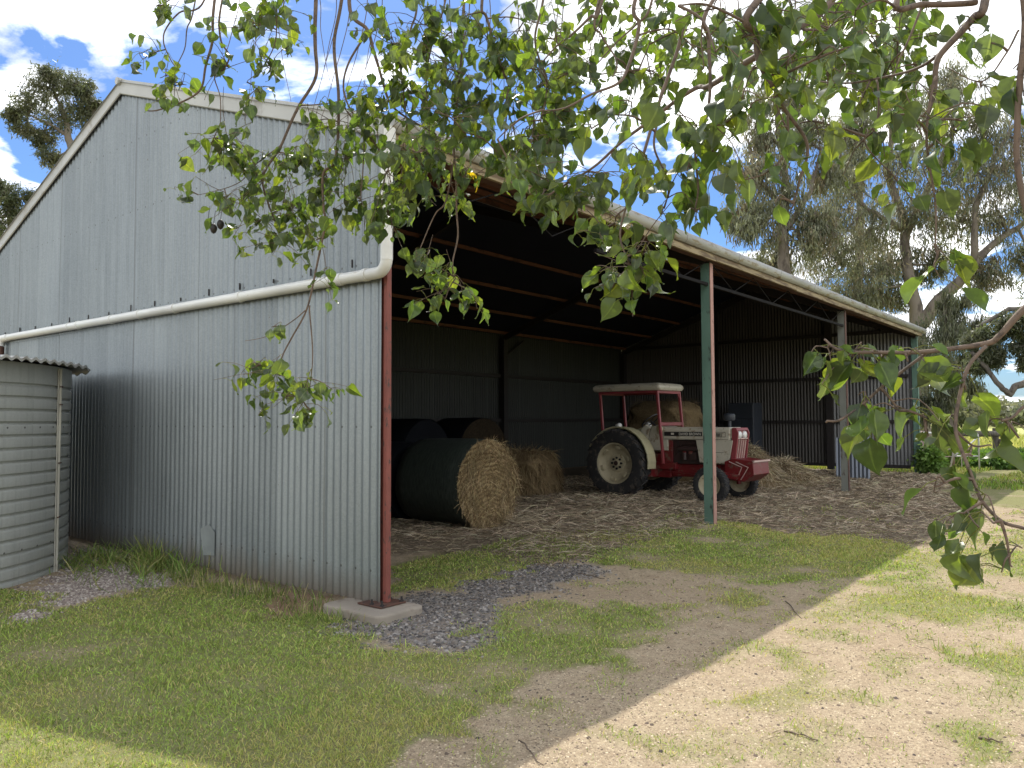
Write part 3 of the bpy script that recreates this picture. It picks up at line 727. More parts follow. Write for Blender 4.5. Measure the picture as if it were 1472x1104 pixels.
for ang in (0, 62, -70):
    mt = Matrix.Rotation(R(ang),3,'Z'); b = mt@bd; s_ = mt@sd; m = MB()
    for (r0,r1,w) in ((TR+.004,TR+.014,.036),(TR+.0145,TR+.034,.008)):
        vs = []
        for z in (-.04,TH-.02):
            for (rr,ss) in ((r0,-w),(r1,-w),(r1,w),(r0,w)): vs.append(tuple(b*rr+s_*ss+Vector((0,0,z))))
        m.add(vs,[(0,1,2,3),(4,5,6,7),(0,1,5,4),(1,2,6,5),(2,3,7,6),(3,0,4,7)])
    st = m.build('strap', M['strap'], tank)
    for z in (TH-.22,TH-.42,1.2,.6):
        m = MB(); c = b*(TR+.02)+Vector((0,0,z)); m.tube([c-s_*.03+b*.01,c+s_*.05+b*.005], .009, 6); m.build('bolt', M['rust'], st)
# ------------------------------------------------------------------ hay
def round_bale(loc, rz, rad, ln, label, n=1600, group='round bales in green net wrap', face=True, dim=1.0):
    t = empty('round_bale', loc, rz, label, 'hay bale', group)      # axis along local Y, hay end at y=0
    m = MB(); pr = [(rad*.97,.012),(rad*.995,.05),(rad*1.004,.25*ln),(rad,.6*ln),(rad*1.003,.85*ln),(rad*.985,ln-.03),(rad*.9,ln)]
    m.lathe(pr, (0,0,rad-.03), 'Y', 56)
    for i, p in enumerate(m.v):
        a = math.atan2(p[2]-rad, p[0]); w = 1+.012*math.sin(a*5+loc[1])+.008*math.sin(a*11+p[1]*6)
        fl = .05*max(0,-math.sin(a))**6
        m.v[i] = (p[0]*w, p[1], (p[2]-rad)*w*(1-fl)+rad)
    m.build('net_wrap', M['net'] if face and dim > .9 else M['net_shaded'], t, smooth=True)
    if not face:
        m = MB(); m.lathe([(0,.004),(rad*.6,.006),(rad*.97,.013)], (0,0,rad-.03), 'Y', 40); m.build('shaded_end', M['net_shaded'], t, smooth=True)  # plain dark cap, stands in for a bale end in shade
    m = MB()
    prf = [(0,-.03),(rad*.12,-.022),(rad*.35,-.035),(rad*.65,-.02),(rad*.88,-.012),(rad*.985,.02)]
    m.lathe(prf, (0,0,rad-.03), 'Y', 48); hf = m.build('hay_end', M['hayface'] if dim > .9 else M['hay_shaded'], t, smooth=True)
    if not face: bpy.data.objects.remove(hf)
    prb = [(rad*.9,ln-.001),(rad*.5,ln+.02),(0,ln+.02)]
    m = MB(); m.lathe(prb, (0,0,rad-.03), 'Y', 32); m.build('hay_end', M['hayface'], t, smooth=True)
    if face:
        r = rad*np.sqrt(RNG.uniform(.0,1.0,n))*.97; a = RNG.uniform(0,6.283,n)
        a2 = a+np.pi/2*np.sign(RNG.normal(size=n))+RNG.normal(0,.8,n)
        P = np.stack([r*np.cos(a), -.035+RNG.uniform(-.012,.03,n), r*np.sin(a)+rad-.03],-1)
        D = np.stack([np.cos(a2), RNG.normal(-.12,.14,n), np.sin(a2)],-1)
        out = r > rad*.9; D[out] += np.stack([np.cos(a),0*a-.25,np.sin(a)],-1)[out]*.4
        cc = dim*vary((.36,.28,.155),n,.45,(.16,.105,.055),.45)*(.72+.5*vn(r*9,a*2,3))[:,None]
        strands('hay_strands', P, D, RNG.uniform(.05,.20,n), .0045, cc, M['straw'], hf, droop=.25, seg=2)
    return t
round_bale((4.37,2.54,.03), 0, .69, 1.36, 'front round hay bale in dark green net with golden spiral end facing out', 5200)
round_bale((4.32,4.06,.03), R(2), .655, 1.3, 'round net-wrapped bale hidden end-on behind the front bale', 50, face=False)
round_bale((9.9,7.45,.03), R(-3), .86, 1.4, 'taller dark round bale at the back whose brown end shows above the others', 1500, dim=.12)  # dim puts the back-row shade into the hay colours
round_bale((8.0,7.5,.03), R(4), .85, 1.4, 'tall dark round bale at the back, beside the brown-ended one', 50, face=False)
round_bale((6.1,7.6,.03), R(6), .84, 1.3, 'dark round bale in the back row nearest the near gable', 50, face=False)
def loose_bale(loc, rz, sx, sy, sz, label, n, name='loose_hay_bale', cat='hay bale', light=(.27,.20,.105)):
    t = empty(name, loc, rz, label, cat)
    m = MB(); nu, nv = 40, 14; v = []
    for j in range(nv+1):
        tz = j/nv
        k = 1.0 if tz < .75 else math.cos((tz-.75)/.25*1.2)*.55+.45
        for i in range(nu):
            a = 2*math.pi*i/nu; c, s = math.cos(a), math.sin(a); e = .45
            x_ = math.copysign(abs(c)**e, c); y_ = math.copysign(abs(s)**e, s)
            w = k*(1+.05*math.sin(a*6+j)+.04*math.sin(a*13+j*2.1)+.09*(1-tz))
            v.append((x_*sx/2*w, y_*sy/2*w, tz*sz+.02*math.sin(a*5)))
    v.append((0,0,sz+.03)); f = [(j*nu+i,j*nu+(i+1)%nu,(j+1)*nu+(i+1)%nu,(j+1)*nu+i) for j in range(nv) for i in range(nu)]
    f += [(nv*nu+i,nv*nu+(i+1)%nu,len(v)-1) for i in range(nu)]
    m.add(v,f); hb = m.build('hay_body', M['hay'], t, smooth=True)
    a = RNG.uniform(0,6.283,n); c, s = np.cos(a), np.sin(a); tz = RNG.uniform(.1,1.03,n)
    x_ = np.sign(c)*np.abs(c)**.45; y_ = np.sign(s)*np.abs(s)**.45; k = np.where(tz < .8, 1.0, .9)*(1+.09*(1-tz))
    top = RNG.random(n) < .22; k = np.where(top, RNG.uniform(.1,.95,n), k); tz = np.where(top, 1.0, tz)
    P = np.stack([x_*sx/2*k, y_*sy/2*k, tz*sz],-1)
    D = np.stack([x_*.35+RNG.normal(0,.3,n), y_*.35+RNG.normal(0,.3,n), np.where(top, RNG.normal(.15,.3,n), -1+RNG.normal(0,.25,n))],-1)
    strands('hay_strands', P, D, RNG.uniform(.10,.34,n), .006, vary(light,n,.45,(.10,.065,.035),.4), M['straw'], hb, droop=.25, seg=3)
    return t
loose_bale((8.95,5.55,.03), R(12), 1.5, 1.35, .92, 'unwrapped shaggy hay bale between the net bale and the tractor', 3600)
loose_bale((14.2,4.75,.03), R(5), 1.7, 1.6, 1.12, 'lower unwrapped bale behind the tractor carrying another bale', 700, light=(.13,.1,.055))  # both bales behind the tractor: strands darkened to carry interior shade
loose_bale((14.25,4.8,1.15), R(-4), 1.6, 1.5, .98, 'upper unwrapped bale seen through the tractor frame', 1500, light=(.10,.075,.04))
# collapsed heap beside the tractor
t = empty('hay_heap', (14.6,2.25,.03), 0, 'collapsed grey-gold heap of loose hay right of the tractor', 'hay heap')
def heap_h(x_, y_):
    h1 = .98*np.exp(-(((x_+.75)/.72)**2+((y_-.25)/.8)**2)**1.3)
    h2 = .62*np.exp(-(((x_-.35)/.85)**2+((y_+.25)/.75)**2)**1.2)
    h3 = .25*np.exp(-(((x_-1.2)/.9)**2+((y_+.35)/.8)**2))
    return np.maximum(np.maximum(h1,h2),h3)*(.86+.28*fbm(x_*3,y_*3,5))
u = np.linspace(-2.2,2.8,70); w = np.linspace(-1.7,1.9,50); U, Wv = np.meshgrid(u,w,indexing='ij')
V = np.stack([U,Wv,heap_h(U,Wv)-.03],-1).reshape(-1,3); ix = np.arange(70*50).reshape(70,50)
hp = npmesh('hay_body', V, np.stack([ix[:-1,:-1],ix[1:,:-1],ix[1:,1:],ix[:-1,1:]],-1).reshape(-1,4), mat=M['hay'], parent=t, smooth=True)
n_ = 9000; x_ = RNG.normal(-.1,.85,n_); y_ = RNG.normal(0,.7,n_); z_ = heap_h(x_,y_); ok = (z_ > .06)
x_, y_, z_ = x_[ok], y_[ok], z_[ok]; n_ = len(x_)
ga = np.stack([heap_h(x_-.05,y_)-heap_h(x_+.05,y_), heap_h(x_,y_-.05)-heap_h(x_,y_+.05)],-1)*6
D = np.stack([ga[:,0]+RNG.normal(0,.55,n_), ga[:,1]+RNG.normal(0,.55,n_), -np.hypot(ga[:,0],ga[:,1])*.6+RNG.normal(.12,.28,n_)],-1)
strands('hay_strands', np.stack([x_,y_,z_],-1), D, RNG.uniform(.12,.38,n_), .007, vary((.46,.39,.26),n_,.4,(.18,.13,.08),.3), M['straw'], hp, droop=.3, seg=3)
# cabinet against the far end
cab = empty('metal_cabinet', (19.5,4.75,.03), R(180), 'blue grey metal cabinet against the end wall behind the tractor bonnet', 'cabinet')
m = MB(); m.box((-.35,-.42,.05),(.35,.42,2.15)); m.build('body', M['cabinet'], cab, bevel=.02)
for a, b in ((-.40,-.01),(.01,.40)):
    m = MB(); m.box((.352,a,.1),(.37,b,1.62)); m.build('door', M['cabinet'], cab, bevel=.008)
m = MB(); m.box((.352,-.40,1.66),(.37,.40,2.1)); m.build('drawer', M['cabinet'], cab, bevel=.008)
m = MB(); m.box((.371,-.07,.9),(.395,-.04,1.1)); m.build('handle', M['galv'], cab)
# ------------------------------------------------------------------ tractor (local +X forward, camera side is local -Y)
trk = empty('tractor', (10.3,3.42,.035), R(-92), 'old white and red farm tractor with a cream roof parked in the shed', 'tractor')
def wheel(x_, y_, r, w, rr, lugs, side, name='wheel'):
    t = empty(name, (x_,y_,r)); t.parent = trk
    m = MB(); h = w/2
    pr = [(rr,-h*.80),(rr*1.05,-h*.92),(r*.86,-h),(r*.94,-h*.92),(r*.965,-h*.55),(r*.97,0),(r*.965,h*.55),(r*.94,h*.92),(r*.86,h),(rr*1.05,h*.92),(rr,h*.80)]
    m.lathe(pr, (0,0,0), 'Y', 48)
    for k in range(lugs):
        for s in (-1,1):
            a = 2*math.pi*(k+(.5 if s > 0 else 0))/lugs
            da = .20 if lugs < 30 else .1
            vs = []
            for (aa,yy) in ((a,0.0),(a+da,s*h*.97)):
                for d_ in (-.030,.030):
                    for q_ in (r*.955, r*1.0 if yy == 0 else r*.99):
                        g = aa+d_*(.66/r if lugs < 30 else .5); vs.append((q_*math.cos(g), yy, q_*math.sin(g)))
            m.add(vs,[(0,1,3,2),(4,6,7,5),(0,4,5,1),(2,3,7,6),(1,5,7,3),(0,2,6,4)])
            vs = []
            for q_, yy in ((r*.99,s*h*.96),(r*.85,s*h*1.01)):
                for d_ in (-.028,.028):
                    g = a+da+d_; vs.append((q_*math.cos(g),yy,q_*math.sin(g)))
                    vs.append((q_*.985*math.cos(g),yy*.93,q_*.985*math.sin(g)))
            m.add(vs,[(0,2,6,4),(1,5,7,3),(0,4,5,1),(2,3,7,6),(0,1,3,2),(4,6,7,5)])
    m.build('tyre', M['tyre'], t, smooth='auto')
    m = MB(); o = side
    pr = [(rr*1.04,-h*.86*-o*-1),(rr*1.0,o*h*.86),(rr*.93,o*h*.80),(rr*.88,o*h*.45),(rr*.80,o*h*.20),(rr*.62,o*h*.10),(rr*.45,o*h*.05),(rr*.40,o*h*.22),(rr*.16,o*h*.24),(rr*.14,o*h*.5),(0,o*h*.52)]
    m.lathe(pr[1:], (0,0,0), 'Y', 40)
    pr2 = [(rr*1.0,-o*h*.86),(rr*.93,-o*h*.80),(rr*.7,-o*h*.2),(0,-o*h*.15)]; m.lathe(pr2,(0,0,0),'Y',40)
    for k in range(8):
        a = 2*math.pi*k/8; c = (rr*.26*math.cos(a), o*h*.20, rr*.26*math.sin(a)); d_ = (c[0], o*h*.40, c[2]); mm = MB(); mm.tube([c,d_], rr*.055, 6); mm.build('wheel_nut', M['black'], t)
    mm = MB(); mm.lathe([(0,o*h*.56),(rr*.11,o*h*.54),(rr*.135,o*h*.42),(rr*.145,o*h*.2)],(0,0,0),'Y',16); mm.build('hub_cap', M['engine'], t, smooth='auto')
    if r > .5:
        for k in range(6):
            a = 2*math.pi*(k+.3)/6; g = .16
            m.bar((rr*.80*math.cos(a-g),o*h*.40,rr*.80*math.sin(a-g)),(rr*.80*math.cos(a+g),o*h*.40,rr*.80*math.sin(a+g)),.05,.10,(0,1,0))
    m.build('rim', M['rim'], t, smooth='auto')
    return t
wheel(0,-.72,.715,.36,.43,22,-1); wheel(0,.72,.715,.36,.43,22,1)
wheel(2.08,-.66,.36,.19,.225,34,-1); wheel(2.08,.66,.36,.19,.225,34,1)
def tp(name, m, mat, bevel=.01, smooth=False, parent=None): return m.build(name, mat, parent or trk, smooth, bevel)
m = MB(); m.box((-.45,-.20,.42),(.95,.20,.92)); m.box((.95,-.17,.45),(2.3,.17,.72)); m.tube([(0,-.68,.665),(0,.68,.665)],.11,14); tp('chassis', m, M['tred'], .02)
m = MB(); m.box((.55,-.30,.60),(1.12,.30,.74)); m.box((.15,-.52,.44),(.62,-.16,.50)); m.box((.15,.16,.44),(.62,.52,.50)); m.box((.62,-.5,.44),(.66,-.2,.70)); tp('footplate', m, M['tred'], .01)
m = MB(); m.box((1.0,-.23,.72),(1.72,.23,1.20)); m.tube([(1.15,-.25,1.02),(1.6,-.25,1.02)],.05,8); m.tube([(1.30,-.26,.80),(1.30,-.26,.95)],.055,10); m.box((1.42,-.27,.80),(1.55,-.23,.95)); m.tube([(1.1,-.24,.9),(1.25,-.27,1.12),(1.6,-.26,1.14)],.018,6)
tp('engine', m, M['engine'], .015)
m = MB(); m.box((1.26,-.275,.90),(1.34,-.24,1.04)); m.box((1.40,-.275,.92),(1.48,-.24,1.06)); tp('engine_filter', m, M['tred'], .01)
m = MB(); m.box((.82,-.27,.74),(1.03,.27,1.20)); tp('side_panel', m, M['tred'], .012)
# bonnet
m = MB()
def arch(w, z0, z1, r=.08, n=5):
    o = [(-w,z0)]
    for k in range(n+1):
        a = R(180-90*k/n); o.append((-w+r+r*math.cos(a), z1-r+r*math.sin(a)))
    for k in range(n+1):
        a = R(90-90*k/n); o.append((w-r+r*math.cos(a), z1-r+r*math.sin(a)))
    return o+[(w,z0)]
m.prism(arch(.295,1.21,1.465), 'X', .84, 2.30); m.prism(arch(.25,1.25,1.44), 'X', 2.30, 2.34)
hood = tp('bonnet', m, M['cream'], .01)
for ya_ in (-.297,.280):
    m = MB(); m.prism([(1.66,.76),(2.28,.76),(2.37,1.2085),(1.58,1.2085)], 'Y', ya_, ya_+.017); tp('bonnet_side', m, M['cream'], .006)
m = MB(); m.box((1.85,-.2995,.965),(2.18,-.2975,.973)); m.box((.86,-.2975,1.222),(2.28,-.2955,1.228)); tp('seam', m, M['black'], 0)
m = MB(); m.box((.86,-.2985,1.285),(1.72,-.2955,1.372)); dc = tp('decal', m, M['decal'], 0)
m = MB(); m.box((1.96,-.2985,1.272),(2.22,-.2955,1.372)); dn = tp('number_plate', m, M['decal'], 0)
m = MB(); m.box((1.968,-.2995,1.280),(2.212,-.2987,1.364)); tp('plate_face', m, M['cream'], 0, parent=dn)
def text(s, size, loc, mat, parent, name='lettering', sx=1.0):
    c = bpy.data.curves.new(name,'FONT'); c.body = s; c.size = size; c.extrude = .0008; c.align_x = 'LEFT'; c.offset = .0012
    o = bpy.data.objects.new(name, c); COL.objects.link(o); c.materials.append(mat); o.parent = parent
    bpy.context.view_layer.update()
    me = bpy.data.meshes.new_from_object(o.evaluated_get(bpy.context.evaluated_depsgraph_get())); bpy.data.objects.remove(o)
    me.materials.clear(); me.materials.append(mat)
    o = bpy.data.objects.new(name, me); COL.objects.link(o); o.parent = parent
    o.location = loc; o.rotation_euler = (R(90),0,0); o.scale = (sx,1,1); return o
text('885', .092, (2.02,-.3002,1.288), M['decal'], dn, sx=1.0)
text('DAVID BROWN', .075, (1.20,-.2995,1.302), M['letter'], dc, sx=.93)
m = MB(); m.box((1.02,-.2995,1.31),(1.09,-.2987,1.35)); tp('badge', m, M['letter'], 0, parent=dc)
# grille
m = MB()
for s in (-1,1): m.prism([(2.30,.80),(2.40,.80),(2.47,1.36),(2.43,1.455),(2.335,1.455),(2.335,1.2)], 'Y', s*.245-.018, s*.245+.018)
m.prism([(2.335,1.42),(2.45,1.40),(2.43,1.457),(2.335,1.457)], 'Y', -.227, .227); gr = tp('grille_frame', m, M['pinkred'], .008)
m = MB(); m.prism([(2.30,.80),(2.36,.80),(2.42,1.40),(2.335,1.42)], 'Y', -.226, .226); tp('grille_mesh', m, M['pinkred'], 0, parent=gr)
m = MB()
for y_ in (-.14,-.04,.06,.16): m.bar((2.375,y_,.84),(2.432,y_,1.22),.022,.02,(1,0,0))
m.bar((2.436,-.225,1.245),(2.436,.225,1.245),.02,.02); tp('grille_bar', m, M['chrome'], 0, parent=gr)
for y_ in (-.115,.115):
    m = MB(); m.lathe([(0,.02),(.05,.015),(.075,0),(.08,-.02),(.08,-.05)], (2.447,y_,1.315), 'X', 20); tp('headlight', m, M['lamp'], 0, True)
# front weight frame / axle carrier
m = MB(); m.prism([(2.22,.45),(2.62,.42),(2.82,.56),(2.80,.82),(2.40,.86),(2.22,.80)], 'Y', -.36, .36); wf = tp('front_frame', m, M['tred'], .012)
m = MB()
for o_ in (0,.14):
    pts = [(2.32+o_,-.366,.80),(2.58+o_*.9,-.366,.70),(2.47+o_*.6,-.366,.46)]
    m.tube(pts,.010,6)
m.box((2.80,-.37,.80),(2.835,.37,.835)); tp('edge_strip', m, M['chrome'], 0, parent=wf)
m = MB(); m.tube([(2.08,-.56,.40),(2.08,-.2,.50),(2.08,.2,.50),(2.08,.56,.40)],.055,10); m.tube([(2.08,-.56,.30),(2.08,-.56,.56)],.045,10); m.tube([(2.08,.56,.30),(2.08,.56,.56)],.045,10); m.bar((2.0,-.55,.50),(.9,-.3,.55),.03,.03)
tp('front_axle', m, M['tred'], 0, 'auto')
m = MB(); m.prism([(2.15,.50),(2.5,.47),(2.55,.55),(2.2,.6)],'Y',-.52,-.30); tp('step', m, M['tred'], .01)
# cowl, dash, steering
m = MB(); m.prism([(.40,.98),(.95,.98),(.93,1.44),(.72,1.52),(.55,1.47)], 'Y', -.285, .285); tp('cowl', m, M['cream'], .02)
m = MB(); m.prism([(.24,1.0),(.40,.95),(.52,1.45),(.42,1.52),(.30,1.42)], 'Y', -.30, -.18); tp('tool_panel', m, M['cream'], .02)
m = MB(); m.tube([(.66,0,1.35),(.38,0,1.58)],.022,8)
sc_ = MB(); c = Vector((.36,0,1.60)); ax = Vector((-.64,0,.77)).normalized(); e1 = Vector((0,1,0)); e2 = ax.cross(e1)
sc_.tube([c+(e1*math.cos(2*math.pi*k/28)+e2*math.sin(2*math.pi*k/28))*.21 for k in range(29)],.014,6)
for k in range(3):
    g = 2*math.pi*k/3+.4; sc_.tube([c,c+(e1*math.cos(g)+e2*math.sin(g))*.21],.009,6)
tp('steering_column', m, M['black'], 0, 'auto'); tp('steering_wheel', sc_, M['black'], 0, 'auto')
m = MB(); 
for (a,b) in (((.36,-.24,.95),(.28,-.28,1.25)),((.42,-.26,.95),(.40,-.31,1.2)),((.30,-.22,.95),(.20,-.25,1.15))):
    m.tube([a,b],.009,6); m.lathe([(0,-.02),(.02,0),(0,.02)],b,'Z',8)
tp('gear_lever', m, M['black'], 0, 'auto')
m = MB(); m.box((-.36,-.24,.98),(.08,.24,1.08)); m.prism([(-.42,1.05),(-.32,1.05),(-.38,1.45),(-.46,1.45)],'Y',-.24,.24); tp('seat', m, M['black'], .04)
m = MB(); m.lathe([(0,-.05),(.06,-.04),(.075,0),(.06,.04),(0,.05)], (.78,-.33,1.43), 'Y', 16); tp('gauge', m, M['rim'], 0, True)
# fenders
for s in (-1,1):
    m = MB(); P0 = []
    for k in range(15):
        a = R(-6+ (158)*k/14); rr = .775+.02*math.sin(a*2)
        P0.append((rr*math.cos(a), .70+rr*math.sin(a)))
    ya, yb = sorted((s*.50,s*.80))
    for k in range(14):
        (x0,z0),(x1,z1) = P0[k],P0[k+1]
        m.add([(x0,ya,z0),(x0,yb,z0),(x1,yb,z1),(x1,ya,z1),(x0*.97,ya,.665+(z0-.665)*.97),(x0*.97,yb,.665+(z0-.665)*.97),(x1*.97,yb,.665+(z1-.665)*.97),(x1*.97,ya,.665+(z1-.665)*.97)],[(0,1,2,3),(7,6,5,4),(0,3,7,4),(1,5,6,2)])
    yi = s*.50; poly2 = P0+[(-.45,.95),(.45,.80)]
    m.prism(poly2,'Y',yi-.008,yi+.008); fd = tp('fender', m, M['fender'], 0, 'auto')
    m = MB(); m.tube([(x0,s*.80,z0) for x0,z0 in P0],.014,6); tp('fender_rim', m, M['fender'], 0, 'auto', fd)
    m = MB(); m.lathe([(0,.06),(.055,.05),(.07,.0),(.05,-.06),(0,-.08)], (-.05,s*.60,1.49), 'X', 16); m.tube([(-.05,s*.60,1.42),(-.05,s*.60,1.38)],.012,6); tp('fender_lamp', m, M['lamp'], 0, True, fd)
# roll frame and roof
m = MB()
for s in (-1,1):
    m.bar((.80,s*.46,2.22),(.93,s*.46,.72),.055,.05); m.bar((-.62,s*.46,2.22),(-.55,s*.46,1.30),.05,.05)
m.bar((.80,-.46,2.20),(.80,.46,2.20),.05,.06); m.bar((.853,-.44,1.53),(.853,.44,1.53),.045,.07)
m.bar((-.62,-.46,2.19),(-.62,.46,2.19),.05,.05)
for s in (-1,1): m.bar((-.62,s*.46,2.20),(.80,s*.46,2.20),.05,.05); m.bar((.80,s*.40,2.17),(.806,s*.46,2.05),.03,.03)
tp('roll_frame', m, M['pinkred'], .006)
m = MB(); prf = []
pl = rrect(-.80,-.53,.90,.53,.07)
for (ins,z_) in ((.10,2.222),(.03,2.235),(.0,2.28),(.005,2.33),(.05,2.375),(.12,2.39)):
    prf.append([(x_*(1-ins/.95), y_*(1-ins/.55), z_) for x_,y_ in pl])
n_ = len(pl); o_ = len(m.v)
for rr_ in prf: m.v += rr_
for j in range(len(prf)-1):
    for i in range(n_): m.f.append((j*n_+i,j*n_+(i+1)%n_,(j+1)*n_+(i+1)%n_,(j+1)*n_+i))
m.f.append(tuple(range(n_))[::-1]); m.f.append(tuple((len(prf)-1)*n_+i for i in range(n_)))
tp('canopy', m, M['cream'], 0, 'auto')
# pre-cleaner
m = MB(); m.lathe([(0,1.74),(.09,1.735),(.115,1.71),(.115,1.62),(.10,1.60),(.035,1.59),(.035,1.44)], (2.12,.10,0), 'Z', 24); tp('air_cleaner', m, M['cabinet'], 0, 'auto')
# ------------------------------------------------------------------ background trees
def ground_of(p): return np.array([p[0], p[1], float(gz(p[0],p[1]))-.1])
def tree(name, label, limbs, blobs, depth, cols, group, leaf=.15, wid=.035, per=60, nsub=26, seed=1, hang=1.0, bark='gumbark', rootpx=None, sig=.17):
    rng = np.random.default_rng(seed); random.seed(seed)
    L = []
    for pts, r0, r1 in limbs:
        P = [at(x,y,depth+dd) for x,y,dd in pts]; L.append((P, r0, r1))
    root = ground_of(L[0][0][0]); t = empty(name, root, 0, label, 'tree', group)
    m = MB(); pts0 = [root*1.0]+L[0][0]; ends = []
    for k,(P,r0,r1) in enumerate(L):
        P = ([root]+P) if k == 0 else P
        Q = []
        for i in range(len(P)-1):
            for s in range(4):
                q = P[i]*(1-s/4)+P[i+1]*(s/4); Q.append(q+rng.normal(0,.05*(r0+.1),3)*(0 if (i == 0 and s == 0) else 1))
        Q.append(P[-1]); n_ = len(Q); rr = [r0+(r1-r0)*i/(n_-1) for i in range(n_)]
        if k == 0: rr[0] *= 1.25
        m.tube([q-root for q in Q], rr, 10); ends += Q[len(Q)//3:] if k == 0 else Q
    ends = np.array(ends)
    P_, D_, C_ = [], [], []
    for bi, (bx,by,br,dd) in enumerate(blobs):
        c = at(bx,by,depth+dd); r = br*(depth+dd)/F
        j = np.argmin(np.linalg.norm((ends-c)*np.array([1,1,.8]),axis=1)); e = ends[j]
        mid = e*.5+c*.5+np.array([0,0,.12*r])+rng.normal(0,.1*r,3)
        m.tube([q-root for q in (e,mid,c)], [.05+.018*r,.035+.012*r,.02], 6)
        for k in range(nsub):
            v = rng.normal(size=3); v /= np.linalg.norm(v); v[2] *= .85; q = c+v*r*rng.uniform(.3,1.05)
            if k % 2 == 0:
                m.tube([c-root, (c+q)/2-root+rng.normal(0,.06*r,3), q-root], [.022,.016,.008], 4, cap=False)
            n_ = int(per*rng.uniform(.4,1.4)); s = r*sig*rng.uniform(.7,1.4)
            pp = q+rng.normal(size=(n_,3))*np.array([s,s,s*1.15])
            P_.append(pp); C_.append(np.array(cols[rng.integers(len(cols))])*rng.uniform(.7,1.3))
            dd_ = rng.normal(0,.55,(n_,3)); dd_[:,2] -= hang; D_.append(dd_)
            C_[-1] = np.repeat(C_[-1][None],n_,0)*rng.uniform(.7,1.3,(n_,1))
    m.build('trunk', M[bark], t, smooth=True)
    P_ = np.concatenate(P_)-root; D_ = np.concatenate(D_); C_ = np.concatenate(C_)
    ok = P_[:,2] > .15; P_, D_, C_ = P_[ok], D_[ok], C_[ok]; n_ = len(P_)
    strands('crown', P_, D_, rng.uniform(.7,1.3,n_)*leaf, rng.uniform(.7,1.3,n_)*wid, np.clip(C_,0,1), M['gumleaf'], t, seg=1)
    return t
GUM = [(.145,.155,.095),(.18,.18,.12),(.195,.165,.115),(.11,.12,.07),(.19,.20,.135)]
DARK = [(.115,.13,.075),(.14,.145,.09),(.09,.105,.06)]
tree('gum_tree', 'slender gum tree with a loose greyish crown rising behind the middle of the shed roof',
     [([(1128,395,0),(1124,330,0),(1132,270,.3),(1120,190,0),(1112,130,0)],.30,.05),([(1130,330,0),(1165,275,.5),(1180,215,.5)],.14,.04),([(1126,300,0),(1085,250,-.5),(1075,200,0)],.12,.04)],
     [(1088,160,44,0),(1140,140,38,1),(1110,205,48,0),(1165,190,40,1),(1072,255,40,-1),(1125,275,50,0),(1180,255,36,1),(1092,325,40,-1),(1150,345,44,0),(1068,310,30,0),(1110,380,30,1),(1175,320,34,0)],
     31, GUM, 'gum trees behind the shed', leaf=.22, wid=.05, per=62, nsub=30, seed=3, hang=1.6)
tree('gum_tree', 'huge spreading gum with a forked pale trunk standing beyond the far end of the shed',
     [([(1322,560,0),(1320,490,0),(1316,440,0),(1302,380,.3),(1300,320,.5),(1275,240,.5),(1285,170,0)],.46,.10),
      ([(1320,470,0),(1352,430,-.5),(1385,400,-1),(1412,365,-1),(1450,335,-1),(1500,300,-1)],.34,.08),
      ([(1300,340,.4),(1335,270,1),(1370,190,1),(1372,120,1)],.22,.05),([(1296,330,.4),(1245,300,0),(1200,250,0)],.16,.05),
      ([(1400,378,-1),(1402,300,-1),(1430,230,-1),(1455,180,-1)],.18,.05)],
     [(1205,300,42,0),(1235,240,46,0),(1225,185,30,0),(1290,160,40,0),(1372,118,40,1),(1345,165,46,1),(1405,180,48,0),(1300,235,56,0),(1250,330,46,0),(1195,360,40,0),(1360,250,56,1),(1420,245,50,-1),(1465,200,46,-1),(1320,310,46,0),(1380,320,44,1),(1440,310,48,-1),(1485,270,50,-1),(1250,395,42,0),(1285,380,40,1),(1420,400,32,-1),(1480,370,38,-1),(1345,380,34,1),(1225,430,34,0),(1275,430,30,1)],
     37, GUM, 'gum trees behind the shed', leaf=.24, wid=.05, per=64, nsub=32, seed=4, hang=1.4)
tree('gum_tree', 'tall straight-trunked gum half hidden between the slender gum and the forked one',
     [([(1233,470,0),(1234,400,0),(1236,300,0),(1240,230,0),(1238,190,0)],.38,.08)],
     [(1215,255,40,0),(1260,290,44,1),(1205,330,44,-1),(1190,400,38,0),(1250,360,40,1),(1225,215,34,0)],
     44, GUM, 'gum trees behind the shed', leaf=.26, wid=.05, per=46, nsub=26, seed=5, hang=1.4)
tree('she_oak', 'dark drooping she-oak reaching nearly to the ground beside the end post',
     [([(1362,600,0),(1360,540,0),(1356,480,0),(1360,430,0)],.25,.06)],
     [(1350,480,34,0),(1380,470,30,0),(1345,520,34,-1),(1380,520,32,1),(1352,560,34,0),(1388,560,24,1),(1372,440,26,0),(1340,585,26,0)],
     33, DARK, 'trees by the field', leaf=.26, wid=.04, per=80, nsub=22, seed=6, hang=2.2)
tree('field_tree', 'dark-limbed tree with a crooked bare limb at the right edge over the field',
     [([(1560,600,0),(1548,500,0),(1540,420,0),(1530,350,0)],.34,.12),([(1548,470,0),(1500,440,0),(1450,445,.4),(1405,470,.4)],.15,.05),([(1552,560,0),(1500,548,0),(1474,551,0),(1458,556,0),(1452,568,0),(1438,556,0),(1418,530,.3),(1396,506,.5)],.14,.06)],
     [(1412,490,22,.4),(1440,470,22,.4),(1428,515,18,.4),(1475,495,24,0),(1465,460,26,0),(1500,470,36,0),(1408,525,16,.5),(1520,420,40,0),(1560,440,46,0),(1475,520,12,0)],
     25, DARK+[(.10,.12,.05)], 'trees by the field', leaf=.13, wid=.045, per=90, nsub=22, seed=7, hang=.5, bark='timber')
